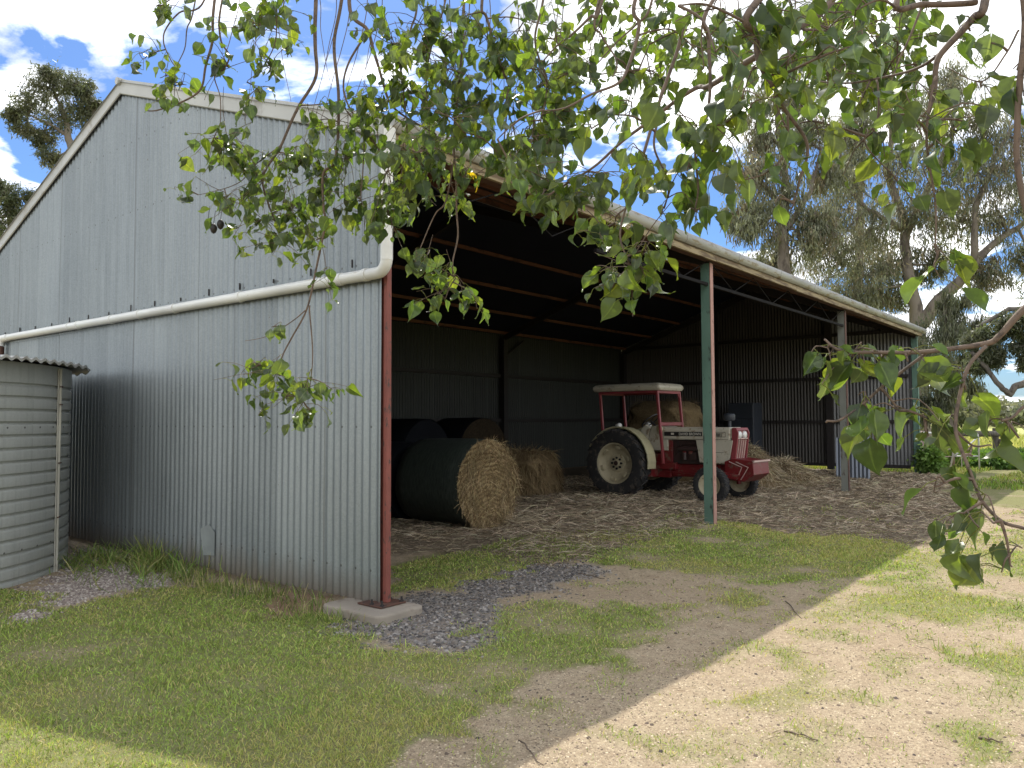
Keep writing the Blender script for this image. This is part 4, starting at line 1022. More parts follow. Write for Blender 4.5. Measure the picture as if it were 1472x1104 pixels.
tree('gum_tree', 'round-headed tree showing above the left slope of the gable against the clouds',
     [([(118,330,0),(108,240,0),(100,205,0),(96,175,0),(80,140,0)],.32,.06),([(102,215,0),(125,180,.3),(140,150,.4)],.12,.04),([(98,195,0),(65,175,0),(40,165,0)],.10,.03)],
     [(70,125,30,0),(45,150,28,0),(98,122,26,0),(116,160,28,.5),(38,180,20,0),(136,152,14,.5),(85,172,28,0),(74,228,16,0),(72,108,14,0),(60,200,16,0),(118,130,18,.5),(20,165,14,0),(140,175,14,.5)],
     36, [(.115,.13,.065),(.145,.145,.085),(.09,.105,.055)], 'trees behind the gable', leaf=.16, wid=.05, per=58, nsub=24, seed=8, hang=.5)
tree('gum_tree', 'lower bushy tree cut off by the left edge below the gable slope',
     [([(30,480,0),(20,380,0),(15,320,0),(10,280,0)],.3,.06)],
     [(22,290,24,0),(-8,310,36,0),(48,285,14,0),(10,335,28,0),(-45,300,44,0),(32,312,18,0),(-20,360,40,0),(0,270,14,0)],
     34, [(.09,.115,.05),(.11,.125,.06),(.13,.14,.075)], 'trees behind the gable', leaf=.15, wid=.05, per=62, nsub=24, seed=9, hang=.5)
# far belt of trees across the field
P_, C_ = [], []
rng = np.random.default_rng(21)
for k in range(150):
    px = rng.uniform(1250,2300); d = rng.uniform(135,190); c = at(px,604,d); c[2] = 0
    hgt = rng.uniform(4.0,6.4)*(1.0 if px < 1440 else .8); r = rng.uniform(2.5,5); n_ = 330
    v = rng.normal(size=(n_,3)); v /= np.linalg.norm(v,axis=1)[:,None]; q = c+v*np.array([r,r,hgt*.45])*rng.uniform(.6,1.05,(n_,1))+np.array([0,0,hgt*.55])
    P_.append(q); C_.append(np.repeat((np.array(DARK[k%3])*1.3+.02)[None],n_,0)*rng.uniform(.7,1.3,(n_,1)))
P_ = np.concatenate(P_); C_ = np.concatenate(C_); n_ = len(P_)
fb = strands('distant_trees', P_, rng.normal(size=(n_,3)), .9, .7, np.clip(C_,0,1), M['gumleaf'], seg=1, kind='stuff')
# shrubs
def shrub(loc, r, h, label, n, cols, seed, leaf=.07, cat='shrub', name='shrub'):
    rng = np.random.default_rng(seed); t = empty(name, loc, 0, label, cat)
    m = MB()
    for k in range(9):
        a = rng.uniform(0,6.28); m.tube([(0,0,0),(r*.35*math.cos(a),r*.35*math.sin(a),h*.4),(r*.7*math.cos(a),r*.7*math.sin(a),h*rng.uniform(.6,.9))],[.02,.014,.006],5)
    m.build('stem', M['timber'], t, smooth=True)
    v = rng.normal(size=(n,3)); v /= np.linalg.norm(v,axis=1)[:,None]; q = v*np.array([r,r,h*.55])*rng.uniform(.35,1.05,(n,1))*(.75+.5*vn(v[:,0]*3+seed,v[:,1]*3+v[:,2]*2,seed))[:,None]+np.array([0,0,h*.5])
    q[:,2] = np.abs(q[:,2]); D = v+rng.normal(0,.6,(n,3))
    c = np.array([cols[i] for i in rng.integers(0,len(cols),n)])*rng.uniform(.7,1.3,(n,1))
    strands('foliage', q, D, rng.uniform(.7,1.3,n)*leaf, rng.uniform(.7,1.3,n)*leaf*.6, c, M['blade'], t, seg=2, droop=.2)
    return t
GR = [(.09,.17,.04),(.12,.21,.05),(.065,.12,.033)]
def loc(px, py): p = gp(px,py); return (p[0],p[1],0)
shrub(loc(1422,673), 1.0, .55, 'dark green low shrub spreading under the timber rail', 3600, [(.13,.23,.055),(.16,.27,.065),(.09,.16,.045)], 31, .13)
shrub(loc(1482,672), 1.1, .55, 'green shrub at the right edge beside the timber rail', 3200, GR, 32, .13)
shrub(loc(1337,684), .42, .95, 'upright weedy shrub growing against the end post of the shed', 1500, [(.12,.21,.05),(.17,.26,.07)], 33, .11)
shrub(loc(1352,672), .5, .7, 'small pale green weed between the end post and the gate', 900, [(.12,.19,.05),(.16,.22,.06)], 34, .11)
# yard gate, timber rail and wire fence
g0 = gp(1366,676); g1 = gp(1408,676)
gt = empty('yard_gate', (g0[0],g0[1],0), 0, 'bent white tube gate with a diagonal brace standing by the timber rail', 'gate')
V0 = Vector((0,0,0)); V1 = Vector((g1-g0)); V1.z = 0
m = MB(); H_ = 1.22
m.tube([V0+Vector((0,0,.05)), V0+V1*.28+Vector((0,0,H_*.97)), V0+V1*.36+Vector((0,0,H_)), V0+V1*.86+Vector((0,0,H_)), V0+V1*.96+Vector((0,0,H_*.96)), V1+Vector((0,0,H_*.86)), V1+Vector((0,0,.02))], .028, 8)
m.build('frame', M['galv'], gt, smooth=True)
m = MB(); m.tube([V1+Vector((0,0,H_*.88)), V0+V1*.42+Vector((0,0,.62)), V0+V1*.12+Vector((0,0,.45))], .022, 8); m.build('brace', M['galv'], gt, smooth=True)
m = MB(); m.tube([V0+Vector((0,0,.45))+V1*.1, V1+Vector((0,0,.45))], .02, 8); m.tube([V0+V1*.4+Vector((0,0,.1)), V0+V1*.4+Vector((0,0,H_))], .016, 8); m.build('rail', M['galv'], gt, smooth=True)
r0 = gp(1372,671); r1 = gp(1438,668); r2 = gp(1492,672)
tf_ = empty('timber_rail_fence', (r0[0],r0[1],0), 0, 'old timber rail on stout posts with a leaning stay', 'fence')
o_ = Vector((r0[0],r0[1],0)); a_ = Vector((r0[0],r0[1],0))-o_; b_ = Vector((r1[0],r1[1],0))-o_; c_ = Vector((r2[0],r2[1],0))-o_
m = MB(); m.tube([a_+Vector((-.2,0,1.16)), a_.lerp(b_,.5)+Vector((0,0,1.12)), b_+Vector((.1,0,1.10))], [.10,.11,.10], 10); m.build('rail', M['timber'], tf_, smooth='auto')
for p in (a_, b_):
    m = MB(); m.tube([p+Vector((.0,.12,-.1)), p+Vector((.02,.12,1.3))], [.12,.10], 10); m.build('post', M['timber'], tf_, smooth='auto')
m = MB(); m.tube([b_+Vector((.05,.0,.85)), c_+Vector((0,0,.05))], [.09,.08], 10); m.build('stay', M['timber'], tf_, smooth='auto')
w0 = gp(1326,674); w1 = gp(1372,674)
wf_ = empty('wire_fence', (w0[0],w0[1],0), 0, 'rusty pipe and wire fence running from the end post to the gate', 'fence')
o_ = Vector((w0[0],w0[1],0)); d_ = Vector((w1[0]-w0[0],w1[1]-w0[1],0))
m = MB(); m.tube([Vector((0,0,1.18)), d_+Vector((0,0,1.16))], .04, 8); m.build('top_rail', M['galv'], wf_, smooth=True)
m = MB()
for h_ in (.92,.65,.40): m.tube([Vector((0,0,h_)), d_+Vector((0,0,h_))], .016, 5)
m.build('wire', M['wire'], wf_, smooth=True)
for f_ in (.02,.98):
    m = MB(); m.tube([d_*f_+Vector((0,0,-.1)), d_*f_+Vector((0,0,1.25))], .04, 8); m.build('post', M['wire'], wf_, smooth=True)
lg = gp(1352,684); m = MB(); e0 = gp(1358,688); e1 = gp(1396,688)
m.tube([(e0[0],e0[1],.06),(e1[0],e1[1],.06)], .04, 8); tag(m.build('fallen_rail', M['galv'], smooth=True), 'pale pipe lying on the grass beyond the end post', 'pipe')
# ------------------------------------------------------------------ overhanging tree
K0 = CAM+_rt*3.3+np.array([FW[0],FW[1],0])*0.9; K0[2] = 0
big = empty('overhanging_tree', tuple(K0), 0, 'broad-leaved tree whose leafy twigs hang across the top and right of the view', 'tree')
def dl(px): return 4.75-(px-250)/1250*2.65
TW = []                                    # (points [(px,py,depth)], r0, r1)
def T(pts, d, r0, r1=None, d1=None):
    n_ = len(pts); d1 = d if d1 is None else d1
    TW.append(([at(x,y,d+(d1-d)*i/(n_-1)) for i,(x,y) in enumerate(pts)], r0*.72, r1*.8 if r1 else r0*.28, pts[0]))
T([(295,0),(257,18),(238,41),(236,62),(246,87),(251,100),(230,112)],4.4,.007)
T([(280,8),(268,41),(265,71),(254,100),(250,141)],4.4,.006)
T([(307,5),(306,60),(296,95),(287,128),(262,147),(230,158),(213,159)],4.3,.011)
T([(319,0),(317,54),(329,79),(322,98),(308,110),(317,141),(317,177)],4.3,.008)
T([(400,0),(395,60),(375,100),(355,118)],4.2,.006)
T([(453,0),(454,68),(453,109),(431,152),(404,207),(379,253),(387,296),(400,330)],4.35,.015)
T([(491,0),(480,65),(487,141),(482,228),(465,250),(465,299),(467,323),(452,399),(440,446),(420,485),(405,515),(402,540)],4.2,.012,.004)
T([(445,439),(449,515),(446,560)],4.15,.006)
T([(440,446),(420,462),(385,482),(352,490)],4.15,.005)
T([(501,3),(529,43),(538,76),(551,122),(563,150),(586,170),(627,193)],4.1,.014)
T([(529,43),(501,90),(496,136),(520,190),(523,240),(517,290)],4.15,.009)
T([(487,141),(510,174),(540,209),(560,250),(556,300)],4.15,.008)
T([(404,207),(370,235),(345,262),(300,276),(285,280)],4.35,.005)
T([(431,152),(460,150),(500,142),(530,130)],4.3,.006)
T([(666,0),(667,51),(657,142),(653,221),(657,301),(659,337),(650,374),(650,395)],3.9,.009,.004)
T([(653,228),(640,290),(626,308),(605,355),(597,374),(605,392)],3.9,.006)
T([(600,0),(590,40),(578,90),(580,140),(585,200),(575,260)],4.0,.008)
T([(640,0),(625,50),(612,110),(618,180),(610,240)],3.9,.007)
T([(693,0),(700,28),(721,96),(731,122),(728,152),(741,198),(735,235)],3.7,.010)
T([(728,152),(724,210),(722,230)],3.7,.006)
T([(780,0),(770,60),(785,120),(775,190),(770,240)],3.5,.008)
T([(863,8),(850,23),(825,48),(799,68),(779,89)],3.2,.010)
T([(857,20),(866,51),(886,86),(880,110)],3.2,.008)
T([(914,0),(920,37),(903,91),(888,120),(851,137),(814,154),(780,158)],2.9,.011,.003,2.7)
T([(937,0),(915,35),(888,60),(860,90)],3.0,.008)
T([(1120,60),(1060,97),(1017,123),(1002,128),(951,160),(905,194),(860,237),(815,262),(775,290)],2.1,.016,.004,3.2)
T([(983,29),(974,74),(943,160),(923,228),(913,267),(900,300),(892,340),(905,380)],2.4,.009,.003)
T([(951,160),(940,210),(960,260),(955,300)],2.3,.006)
T([(1025,0),(1020,60),(1020,120),(1014,171),(1000,211),(1005,270),(1000,300)],2.2,.008)
T([(1088,0),(1088,48),(1092,90),(1110,125)],1.95,.014,.006)
T([(1110,125),(1117,140),(1134,163),(1157,194),(1161,220),(1148,257),(1137,300)],2.0,.009,.003)
T([(1132,165),(1128,217),(1100,248),(1062,260)],2.0,.005)
T([(1416,0),(1397,25),(1354,74),(1346,100),(1346,130),(1335,170)],2.0,.015,.005)
T([(1290,0),(1328,5),(1404,3)],2.05,.008,.01)
T([(1354,74),(1320,95),(1280,110),(1225,120),(1170,115)],2.1,.007,.003,2.6)
T([(1328,5),(1310,50),(1290,90),(1275,130)],2.6,.006)
T([(1465,43),(1447,79),(1412,117),(1359,96)],2.0,.004)
T([(1346,110),(1330,200),(1345,300),(1347,360)],1.85,.005,.002)
T([(1260,115),(1262,170),(1245,205),(1290,260)],2.2,.004,.002)
T([(1471,-40),(1471,35),(1466,120),(1464,190),(1463,228),(1470,290),(1490,350)],1.7,.010,.008)
T([(1545,380),(1472,444),(1439,483),(1417,496),(1337,505),(1265,505),(1207,503),(1185,488)],1.65,.012,.003,1.75)
T([(1417,498),(1395,527),(1382,570),(1374,614),(1379,639),(1388,665),(1399,694),(1410,719),(1439,748),(1472,759),(1520,775)],1.64,.0055,.004,1.5)
T([(1334,505),(1272,552),(1240,581),(1207,605),(1187,607)],1.72,.005,.003)
T([(1530,560),(1472,585),(1455,600),(1440,605)],1.6,.006,.003)
T([(1439,748),(1450,780),(1455,815)],1.5,.005,.002)
T([(1374,614),(1400,640),(1425,640)],1.6,.004,.002)
rg = np.random.default_rng(77)
for k in range(34):
    px = rg.uniform(330,1330); ln_ = rg.uniform(70,230) if px < 980 else rg.uniform(50,130); dx = rg.uniform(-45,25)
    T([(px-dx*.3,-15),(px,ln_*.35),(px+dx*.5,ln_*.7),(px+dx,ln_)], dl(px)+rg.uniform(.2,1.1), .0042, .0018)
# overhead limbs joining the twigs to the trunk beside the camera
KT = K0.copy(); KT[2] = 3.6
limbA = [KT, at(1900,-250,2.1), at(1560,-330,2.4), at(1250,-330,2.9), at(900,-330,3.5), at(560,-320,4.15), at(250,-280,4.7)]
mt = MB(); mt.tube([K0-K0-np.array([0,0,.1]), np.array([.05,.02,1.2]), np.array([-.04,.04,2.4]), KT-K0], [.26,.21,.19,.17], 14)
mt.build('trunk', M['gumbark'], big, smooth=True)
mt = MB(); mt.tube([p-K0 for p in limbA], [.12,.10,.085,.07,.06,.045,.02], 10); mt.build('limb', M['bark'], big, smooth=True)
KB = KT*.75+K0*.25
limbB = [KB, at(2100,150,1.6), at(1750,180,1.6), at(1545,380,1.65)]
mt = MB(); mt.tube([p-K0 for p in limbB], [.05,.035,.022,.013], 8); mt.build('limb', M['bark'], big, smooth=True)
def dens(P, k=10):
    Q = []
    for i in range(len(P)-1):
        p0 = P[max(i-1,0)]; p1 = P[i]; p2 = P[i+1]; p3 = P[min(i+2,len(P)-1)]
        for s in range(k):
            t = s/k; Q.append(.5*((2*p1)+(-p0+p2)*t+(2*p0-5*p1+4*p2-p3)*t*t+(-p0+3*p1-3*p2+p3)*t**3))
    Q.append(P[-1]); return Q
LA = np.array(dens(limbA, 20)); LB = np.array(dens(limbB, 12))
samp, owner = [], []; TM = []
for i,(P,r0,r1,first) in enumerate(TW):
    if first[1] <= 20 and first[0] < 1460 and not (first[0] in (1354,1328,1346,1260)):
        j = np.argmin(np.linalg.norm(LA-(P[0]+np.array([0,0,1.1])),axis=1)); s = LA[j]
        P = [s, s*.55+P[0]*.45+np.array([.05,.03,-.08])]+list(P); r0 = r0*1.25
    elif first == (1471,-40): P = [LB[20]*0+at(1620,-200,1.75), at(1500,-120,1.72)]+list(P)
    elif first == (1120,60): P = [LA[58], at(1230,-60,2.3)]+list(P)
    elif first == (1530,560): P = [LB[-1], at(1560,480,1.62)]+list(P)
    Q = dens(P, 8); n_ = len(Q); rng = np.random.default_rng(100+i)
    wv = rng.uniform(0,6.28,3); sl_ = np.cumsum([0]+[np.linalg.norm(Q[k+1]-Q[k]) for k in range(n_-1)])
    Q = [q+.003*np.sin(sl_[k]*14+wv)*(0 if k in (0,n_-1) else 1) for k,q in enumerate(Q)]
    m = MB(); m.tube([q-K0 for q in Q], [r0+(r1-r0)*k/(n_-1) for k in range(n_)], 7)
    TM.append([m, []]); samp += Q; owner += [i]*n_
samp = np.array(samp); owner = np.array(owner)
CL = [(205,85,4.4,14,16,9),(238,108,4.4,18,16,11),(268,122,4.4,18,12,8),(235,145,4.3,10,10,4),(330,98,4.3,24,20,14),(350,40,4.2,30,26,20),(400,22,4.2,32,18,20),(225,8,4.2,18,8,7),(260,-5,4.2,20,10,6),
(395,100,4.2,24,24,16),(375,135,4.3,20,18,10),(365,25,4.0,15,20,8),(300,215,4.3,22,22,16),(338,210,4.3,26,30,26),(265,275,4.3,14,8,5),(325,285,4.3,24,16,14),(375,260,4.3,32,32,32),(420,230,4.3,32,32,32),(380,318,4.3,28,24,24),(430,300,4.3,32,30,28),(470,255,4.3,32,34,28),(410,355,4.3,28,18,16),(455,345,4.3,22,22,14),(500,230,4.2,32,34,30),(520,290,4.2,26,34,26),(555,250,4.2,28,40,30),(560,312,4.2,26,24,22),(600,265,4.1,28,34,30),(620,225,4.1,28,30,26),(500,180,4.1,28,24,20),(450,175,4.2,26,22,16),(540,150,4.0,28,30,24),(580,120,4.0,32,40,32),(555,60,3.9,32,34,28),(600,35,3.8,32,30,26),(640,100,3.8,34,45,34),(640,165,3.9,32,32,28),(690,150,3.8,32,22,20),(700,55,3.6,30,26,18),(720,95,3.6,26,22,16),(655,30,3.7,26,24,14),(745,140,3.6,22,20,12),(760,185,3.6,22,32,22),(790,120,3.5,28,34,24),(785,210,3.5,22,22,16),(830,105,3.4,28,28,18),(820,160,3.4,22,22,14),(720,225,3.6,18,16,10),(680,255,3.8,20,22,12),(655,285,3.9,20,24,12),
(790,262,3.3,36,22,26),(830,285,3.2,36,22,26),(860,250,3.0,32,28,20),(775,300,3.3,20,14,8),(610,375,3.9,18,22,12),(655,400,3.9,26,18,16),(640,430,3.9,24,14,9),(680,425,3.9,10,12,4),(395,535,4.05,26,18,15),(425,570,4.05,30,20,12),(445,590,4.05,20,14,10),(360,530,4.1,14,10,6),(440,545,4.05,18,14,9),(370,525,4.1,16,12,8),(405,575,4.05,20,14,8),(390,470,4.15,18,6,3),(480,400,4.1,20,14,6),(478,560,4.1,6,6,2),
(885,320,2.6,28,22,11),(908,385,2.4,30,30,20),(880,415,2.4,16,24,9),(932,360,2.4,22,28,12),(850,345,2.6,22,18,9),(960,285,2.3,30,28,14),(990,240,2.2,34,34,16),(935,240,2.4,28,28,12),(1012,195,2.1,32,28,13),(880,165,2.2,26,18,5),(850,185,2.2,16,14,3),(1040,180,2.0,28,28,10),(1000,305,2.2,16,16,6),(1035,240,2.1,16,22,5),(715,200,2.7,16,24,4),(738,245,2.7,20,16,5),(905,110,3.4,30,26,12),(960,120,3.3,28,24,11),(940,40,3.4,30,22,12),(1000,40,3.2,26,24,10),(860,60,3.4,26,22,12),(800,60,3.2,24,20,9),
(1110,30,1.95,30,26,9),(1090,95,1.95,36,36,16),(1060,60,2.0,22,22,6),(1130,105,1.95,28,26,9),(1160,45,1.95,22,22,6),(1200,45,2.0,22,20,6),(1230,15,2.0,18,14,6),(975,8,1.8,12,8,2),(1180,90,2.1,22,22,7),
(1290,60,3.0,36,26,22),(1270,112,2.8,26,22,14),(1320,92,2.8,22,22,12),(1250,75,2.8,22,20,10),(1215,105,2.5,18,16,7),(1312,170,1.8,34,26,10),(1350,200,1.8,24,24,6),(1258,190,2.2,22,26,10),(1232,212,2.3,16,18,6),(1340,140,2.0,22,18,7),(1395,45,2.0,16,16,4),(1285,255,2.2,20,18,5),(1335,245,1.9,8,12,2),(1235,150,2.4,22,18,8),
(1462,100,1.75,14,20,6),(1425,62,2.0,10,12,2),(1410,125,2.0,12,14,4),(1345,375,1.85,18,26,7),(1462,140,1.75,8,10,3),
(1190,500,1.75,16,14,9),(1225,512,1.75,20,16,10),(1265,525,1.75,20,20,8),(1305,520,1.7,18,18,4),(1292,590,1.72,26,22,10),(1250,600,1.74,16,20,6),(1262,640,1.74,12,14,3),(1330,600,1.7,16,16,4),(1388,560,1.65,14,18,7),(1372,600,1.64,12,14,4),(1445,605,1.62,16,12,5),(1465,630,1.6,10,10,3),(1332,640,1.68,8,10,2),(1398,655,1.58,16,8,3),(1345,700,1.56,10,10,2),(1385,738,1.54,22,20,8),(1428,752,1.5,20,20,7),(1450,800,1.5,14,18,6),(1065,258,2.0,6,6,2),(1135,225,2.0,10,18,3),(1120,285,2.0,8,8,1)]
for k in range(80):
    px = rg.uniform(560,1330); py = rg.uniform(-10,240) if px < 960 else rg.uniform(-10,125)
    CL.append((px,py,rg.uniform(3.4,4.4) if px < 1000 else rg.uniform(2.7,3.7),26,22,7 if px < 960 else 6))
for k in range(9):
    CL.append((rg.uniform(980,1400),rg.uniform(0,200),rg.uniform(1.7,2.2),26,22,5))
# leaf template: rows along the length, five columns
UL = np.array([0,.03,.10,.22,.36,.5,.63,.75,.85,.93,1.0]); WL = np.array([.02,.22,.37,.43,.40,.315,.21,.105,.045,.02,.003])
CLM = np.array([-1,-.55,-.10,-.035,.035,.10,.55,1.0]); NC = 8; LU, LC = np.meshgrid(UL, CLM, indexing='ij'); LW = np.repeat(WL[:,None],NC,1)
LOFF = np.array([-.10,.0,.0,0,0,0,0,0,0,0,0])[:,None]*np.abs(LC)**1.5 + np.where(UL[:,None]<.12,-.05*np.abs(LC)**2,0)
nr = len(UL); LF = [(i*NC+j,i*NC+j+1,(i+1)*NC+j+1,(i+1)*NC+j) for i in range(nr-1) for j in range(NC-1)]
VEIN = [1.0,1.0,1.0,1.7,1.7,1.0,1.0,1.0]*nr
BASEC = [(.050,.085,.024),(.064,.100,.028),(.044,.074,.028),(.078,.112,.026),(.062,.088,.046),(.055,.078,.045)]
def leaf_into(buf, base, tip_dir, nrm, ln, fold, curl, twist, col, rng):
    t = tip_dir/np.linalg.norm(tip_dir); s = np.cross(t,nrm); s /= np.linalg.norm(s)+1e-9; n_ = np.cross(s,t)
    x = LC*LW*ln*math.cos(fold); z = np.abs(LC)*LW*ln*math.sin(fold)
    z = z+.06*ln*np.sin(LU*rng.uniform(6,11)+rng.uniform(0,6))*LC*np.abs(LC)+.03*ln*np.sin(LU*8+rng.uniform(0,6))
    y = (LU+LOFF)*ln
    a = curl*LU; yy = np.where(abs(curl) > 1e-3, np.sin(a)/max(abs(curl),1e-3)*np.sign(curl)*ln, y)+LOFF*ln; zz_ = (1-np.cos(a))/(curl if abs(curl) > 1e-3 else 1)*ln
    tw = twist*LU; x2 = x*np.cos(tw)-z*np.sin(tw); z2 = x*np.sin(tw)+z*np.cos(tw)+zz_
    v = base+s*x2[...,None]+t*yy[...,None]+n_*z2[...,None]
    o = len(buf['v']); buf['v'] += [tuple(p) for p in (v-K0).reshape(-1,3)]
    buf['f'] += [tuple(i+o for i in f) for f in LF]; buf['c'] += [(min(1,col[0]*q*(1.1 if q > 1 else 1)),min(1,col[1]*q),col[2]*q,1) for q in VEIN]
def petiole(buf, a, b, r, col):
    m = MB(); mid = (a+b)/2+np.array([0,0,.12*np.linalg.norm(b-a)]); m.tube([a-K0,mid-K0,b-K0],[r*1.2,r,r],4,cap=False)
    o = len(buf['v']); buf['v'] += m.v; buf['f'] += [tuple(i+o for i in f) for f in m.f]; buf['c'] += [col]*len(m.v)
BUF = {}
sv = list(samp); ow = list(owner)
for ci,(cx,cy,d,sx,sy,n_) in enumerate(CL):
    rng = np.random.default_rng(500+ci); c = at(cx,cy,d); n_ = int(round(n_*(1.38 if d > 3.2 else (1.15 if cy < 460 else .8))))
    S = np.array(sv); j = int(np.argmin(np.linalg.norm(S-c,axis=1)+np.where(S[:,2] < c[2]-.02,.06,0))); o = ow[j]; e = S[j]
    m = TM[o][0]; buf = BUF.setdefault(o, dict(v=[],f=[],c=[]))
    ds = np.linalg.norm(c-e)
    mid = (e+c)/2+np.array([0,0,.10*ds])+rng.normal(0,.05*ds,3); Q = dens([e,mid,c],4); m.tube([q-K0 for q in Q],[.004-.002*k/8 for k in range(9)],5,cap=False)
    sv += Q; ow += [o]*len(Q)
    nt = max(1,int(math.ceil(n_/3.2))); left = n_
    for k in range(nt):
        off = RT*rng.normal(0,sx*1.05)*d/F+UP*rng.normal(0,sy*1.05)*d/F+FW*rng.normal(0,.5*(sx+sy)*d/F)
        st = Q[rng.integers(3,9)]; en = c+off; en2 = st*.5+en*.5+np.array([0,0,.015])+rng.normal(0,.01,3)
        tq = dens([st,en2,en],3); m.tube([q-K0 for q in tq],[.0021,.002,.0018,.0016,.0015,.0014,.0012],4,cap=False)
        for q_ in range(int(round(left/(nt-k)))):
            b0 = tq[rng.integers(2,7)]; a = rng.uniform(0,6.283)
            pd = np.array([math.cos(a)*.8,math.sin(a)*.8,rng.uniform(-.9,.45)]); pl = rng.uniform(.025,.06)
            b1 = b0+pd/np.linalg.norm(pd)*pl+np.array([0,0,-.3*pl])
            tip = np.array([pd[0]*rng.uniform(.1,.9),pd[1]*rng.uniform(.1,.9),-rng.uniform(.35,1.3)])+rng.normal(0,.18,3)
            nn = np.array([math.cos(a+rng.normal(0,.9)),math.sin(a+rng.normal(0,.9)),rng.uniform(.0,1.0)])
            base = np.array(BASEC[rng.integers(6)])*rng.uniform(.55,1.4)
            if rng.random() < .0012: base = np.array([.42,.30,.03])
            elif rng.random() < .10: base = np.array([.11,.14,.03])
            col = (*np.clip(base,0,1),1)
            ln = rng.uniform(.050,.102)*(1.0 if d > 3 else .88)
            if rng.random() < .22: ln *= rng.uniform(.45,.7)
            petiole(buf, b0, b1, .0011, (.16,.17,.05,1))
            leaf_into(buf, b1, tip, nn, ln, rng.uniform(.05,1.0), rng.uniform(-1.9,1.5), rng.normal(0,.65), col, rng)
        left -= int(round(left/(nt-k)))
for i,(m,_) in enumerate(TM):
    br = m.build('branch', M['bark'], big, smooth=True)
    if i in BUF:
        b = BUF[i]; me = bpy.data.meshes.new('leaves'); me.from_pydata(b['v'],[],b['f']); me.update()
        a = me.attributes.new('col','FLOAT_COLOR','POINT'); a.data.foreach_set('color', np.array(b['c'],np.float32).ravel())
        me.polygons.foreach_set('use_smooth',[True]*len(me.polygons)); me.materials.append(M['leaf'])
        lo_ = bpy.data.objects.new('leaves', me); COL.objects.link(lo_); lo_.parent = br
# dark seed pods in the left foliage
for (px,py) in ((299,321),(307,328),(317,322)):
    p = at(px,py,4.3)-K0; m = MB(); m.lathe([(0,-.032),(.012,-.024),(.02,-.006),(.019,.008),(.01,.022),(0,.028)], tuple(p), 'Z', 12); m.tube([p+np.array([0,0,.026]), p+np.array([.01,0,.10])],.0015,4)
    m.build('seed_pod', M['pod'], big, smooth=True)
# ------------------------------------------------------------------ camera, sun, sky
cd = bpy.data.cameras.new('camera'); cam = bpy.data.objects.new('camera', cd); COL.objects.link(cam)
mw = Matrix(((RT[0],UP[0],-FW[0],CAM[0]),(RT[1],UP[1],-FW[1],CAM[1]),(RT[2],UP[2],-FW[2],CAM[2]),(0,0,0,1)))
cam.matrix_world = mw; cd.sensor_width = 36; cd.lens = 36*F/1472; cd.clip_start = .05; cd.clip_end = 5000
SC.camera = cam
SUN = Vector((.52,.605,1.0)).normalized()
ld = bpy.data.lights.new('sun','SUN'); ld.energy = SUNE = 2.9; ld.angle = R(.53); ld.color = (1,.95,.86)
so = bpy.data.objects.new('sun', ld); COL.objects.link(so); so.rotation_euler = SUN.to_track_quat('Z','Y').to_euler()
so.location = (0,0,30)
w = bpy.data.worlds.new('World'); SC.world = w; w.use_nodes = True; nt = w.node_tree; nt.nodes.clear()
def nd(t, **k):
    x = nt.nodes.new(t)
    for a, b in k.items(): setattr(x, a, b)
    return x
lk = nt.links.new
out = nd('ShaderNodeOutputWorld'); bg = nd('ShaderNodeBackground'); lk(bg.outputs[0], out.inputs[0]); bg.inputs[1].default_value = .10
sky = nd('ShaderNodeTexSky', sky_type='NISHITA'); sky.sun_disc = False; sky.sun_elevation = math.asin(SUN.z); sky.sun_rotation = math.atan2(SUN.x, SUN.y)
sky.air_density = 1.0; sky.dust_density = .6; sky.ozone_density = 2.0
tc = nd('ShaderNodeTexCoord'); sp = nd('ShaderNodeSeparateXYZ'); lk(tc.outputs['Generated'], sp.inputs[0])
def mth(op, a, b=None, c=None):
    x = nd('ShaderNodeMath', operation=op)
    for i, v in enumerate((a,b,c)):
        if v is None: continue
        if isinstance(v,(int,float)): x.inputs[i].default_value = v
        else: lk(v, x.inputs[i])
    return x.outputs[0]
zc = mth('ADD', mth('MAXIMUM', sp.outputs[2], 0.0), .16)
cb = nd('ShaderNodeCombineXYZ'); lk(mth('DIVIDE', sp.outputs[0], zc), cb.inputs[0]); lk(mth('DIVIDE', sp.outputs[1], zc), cb.inputs[1]); cb.inputs[2].default_value = CLOUD_W = 4.9
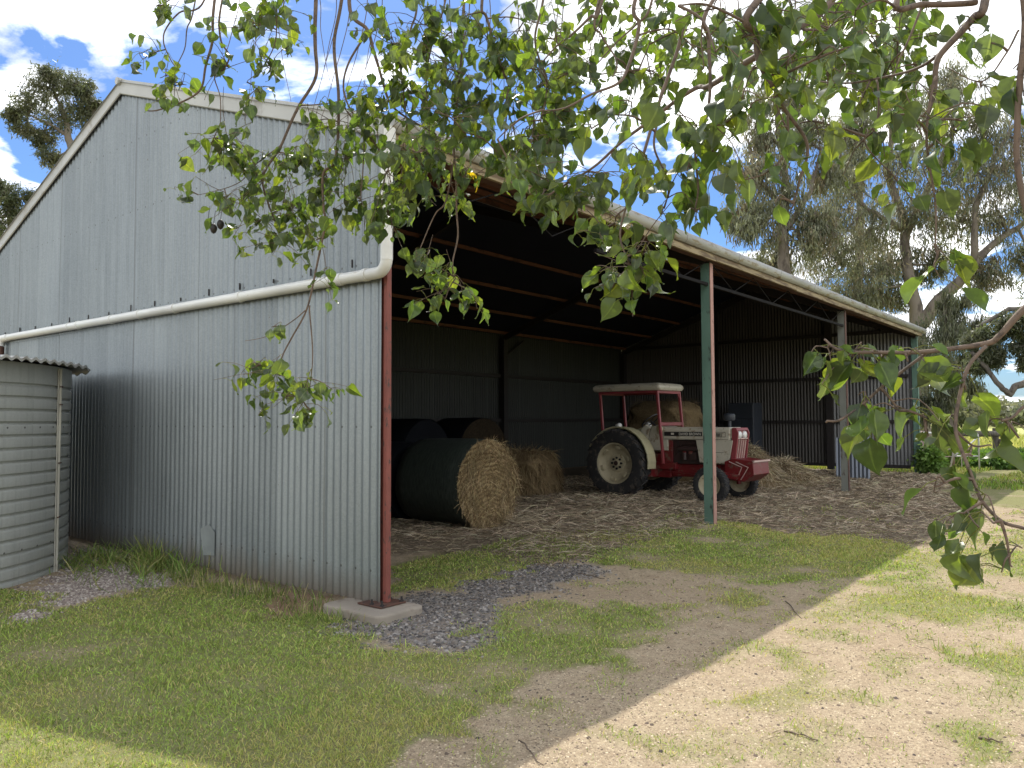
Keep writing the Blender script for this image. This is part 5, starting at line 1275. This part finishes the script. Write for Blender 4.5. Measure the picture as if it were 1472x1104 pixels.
def noise(vec, sc, det=8, rough=.55, dist=0):
    x = nd('ShaderNodeTexNoise'); lk(vec, x.inputs['Vector']); x.inputs['Scale'].default_value = sc; x.inputs['Detail'].default_value = det; x.inputs['Roughness'].default_value = rough; x.inputs['Distortion'].default_value = dist
    return x.outputs['Fac']
def ramp(f, stops):
    r = nd('ShaderNodeValToRGB'); lk(f, r.inputs[0]); e = r.color_ramp.elements
    while len(e) < len(stops): e.new(.5)
    for k,(p,c) in enumerate(stops): e[k].position = p; e[k].color = (*c,1) if hasattr(c,'__len__') else (c,c,c,1)
    return r.outputs[0]
n1 = noise(cb.outputs[0], 1.75, 10, .55, .25); n2 = noise(cb.outputs[0], 2.6, 8, .6)
dt = nd('ShaderNodeVectorMath', operation='DOT_PRODUCT'); lk(tc.outputs['Generated'], dt.inputs[0]); dt.inputs[1].default_value = (math.cos(_ya),math.sin(_ya),0)
n1 = mth('ADD', n1, mth('MULTIPLY', mth('MAXIMUM', mth('SUBTRACT', .55, dt.outputs['Value']), 0.0), .07))  # extra unseen cloud cover added behind the camera as ambient fill
mask = ramp(n1, [(.485,0.0),(.545,1.0)])
cc = ramp(n2, [(.30,(4.0,4.2,4.6)),(.43,(7.0,7.2,7.5)),(.62,(15.5,15.5,15.3))])
tn = nd('ShaderNodeMix', data_type='RGBA', blend_type='MULTIPLY'); tn.inputs[0].default_value = 1; lk(sky.outputs[0], tn.inputs[6]); tn.inputs[7].default_value = (.35,.49,.70,1)
mx = nd('ShaderNodeMix', data_type='RGBA'); lk(mask, mx.inputs[0]); lk(tn.outputs[2], mx.inputs[6]); lk(cc, mx.inputs[7])
lk(mx.outputs[2], bg.inputs[0])
SC.view_settings.view_transform = 'Standard'; SC.view_settings.look = 'None'; SC.view_settings.gamma = 1; SC.view_settings.exposure = 1.0
SC.render.engine = 'CYCLES'
cy = SC.cycles; cy.max_bounces = 8; cy.diffuse_bounces = 4; cy.glossy_bounces = 3; cy.transmission_bounces = 4; cy.transparent_max_bounces = 4
cy.use_denoising = True; cy.sample_clamp_indirect = 6; cy.caustics_reflective = False; cy.caustics_refractive = False
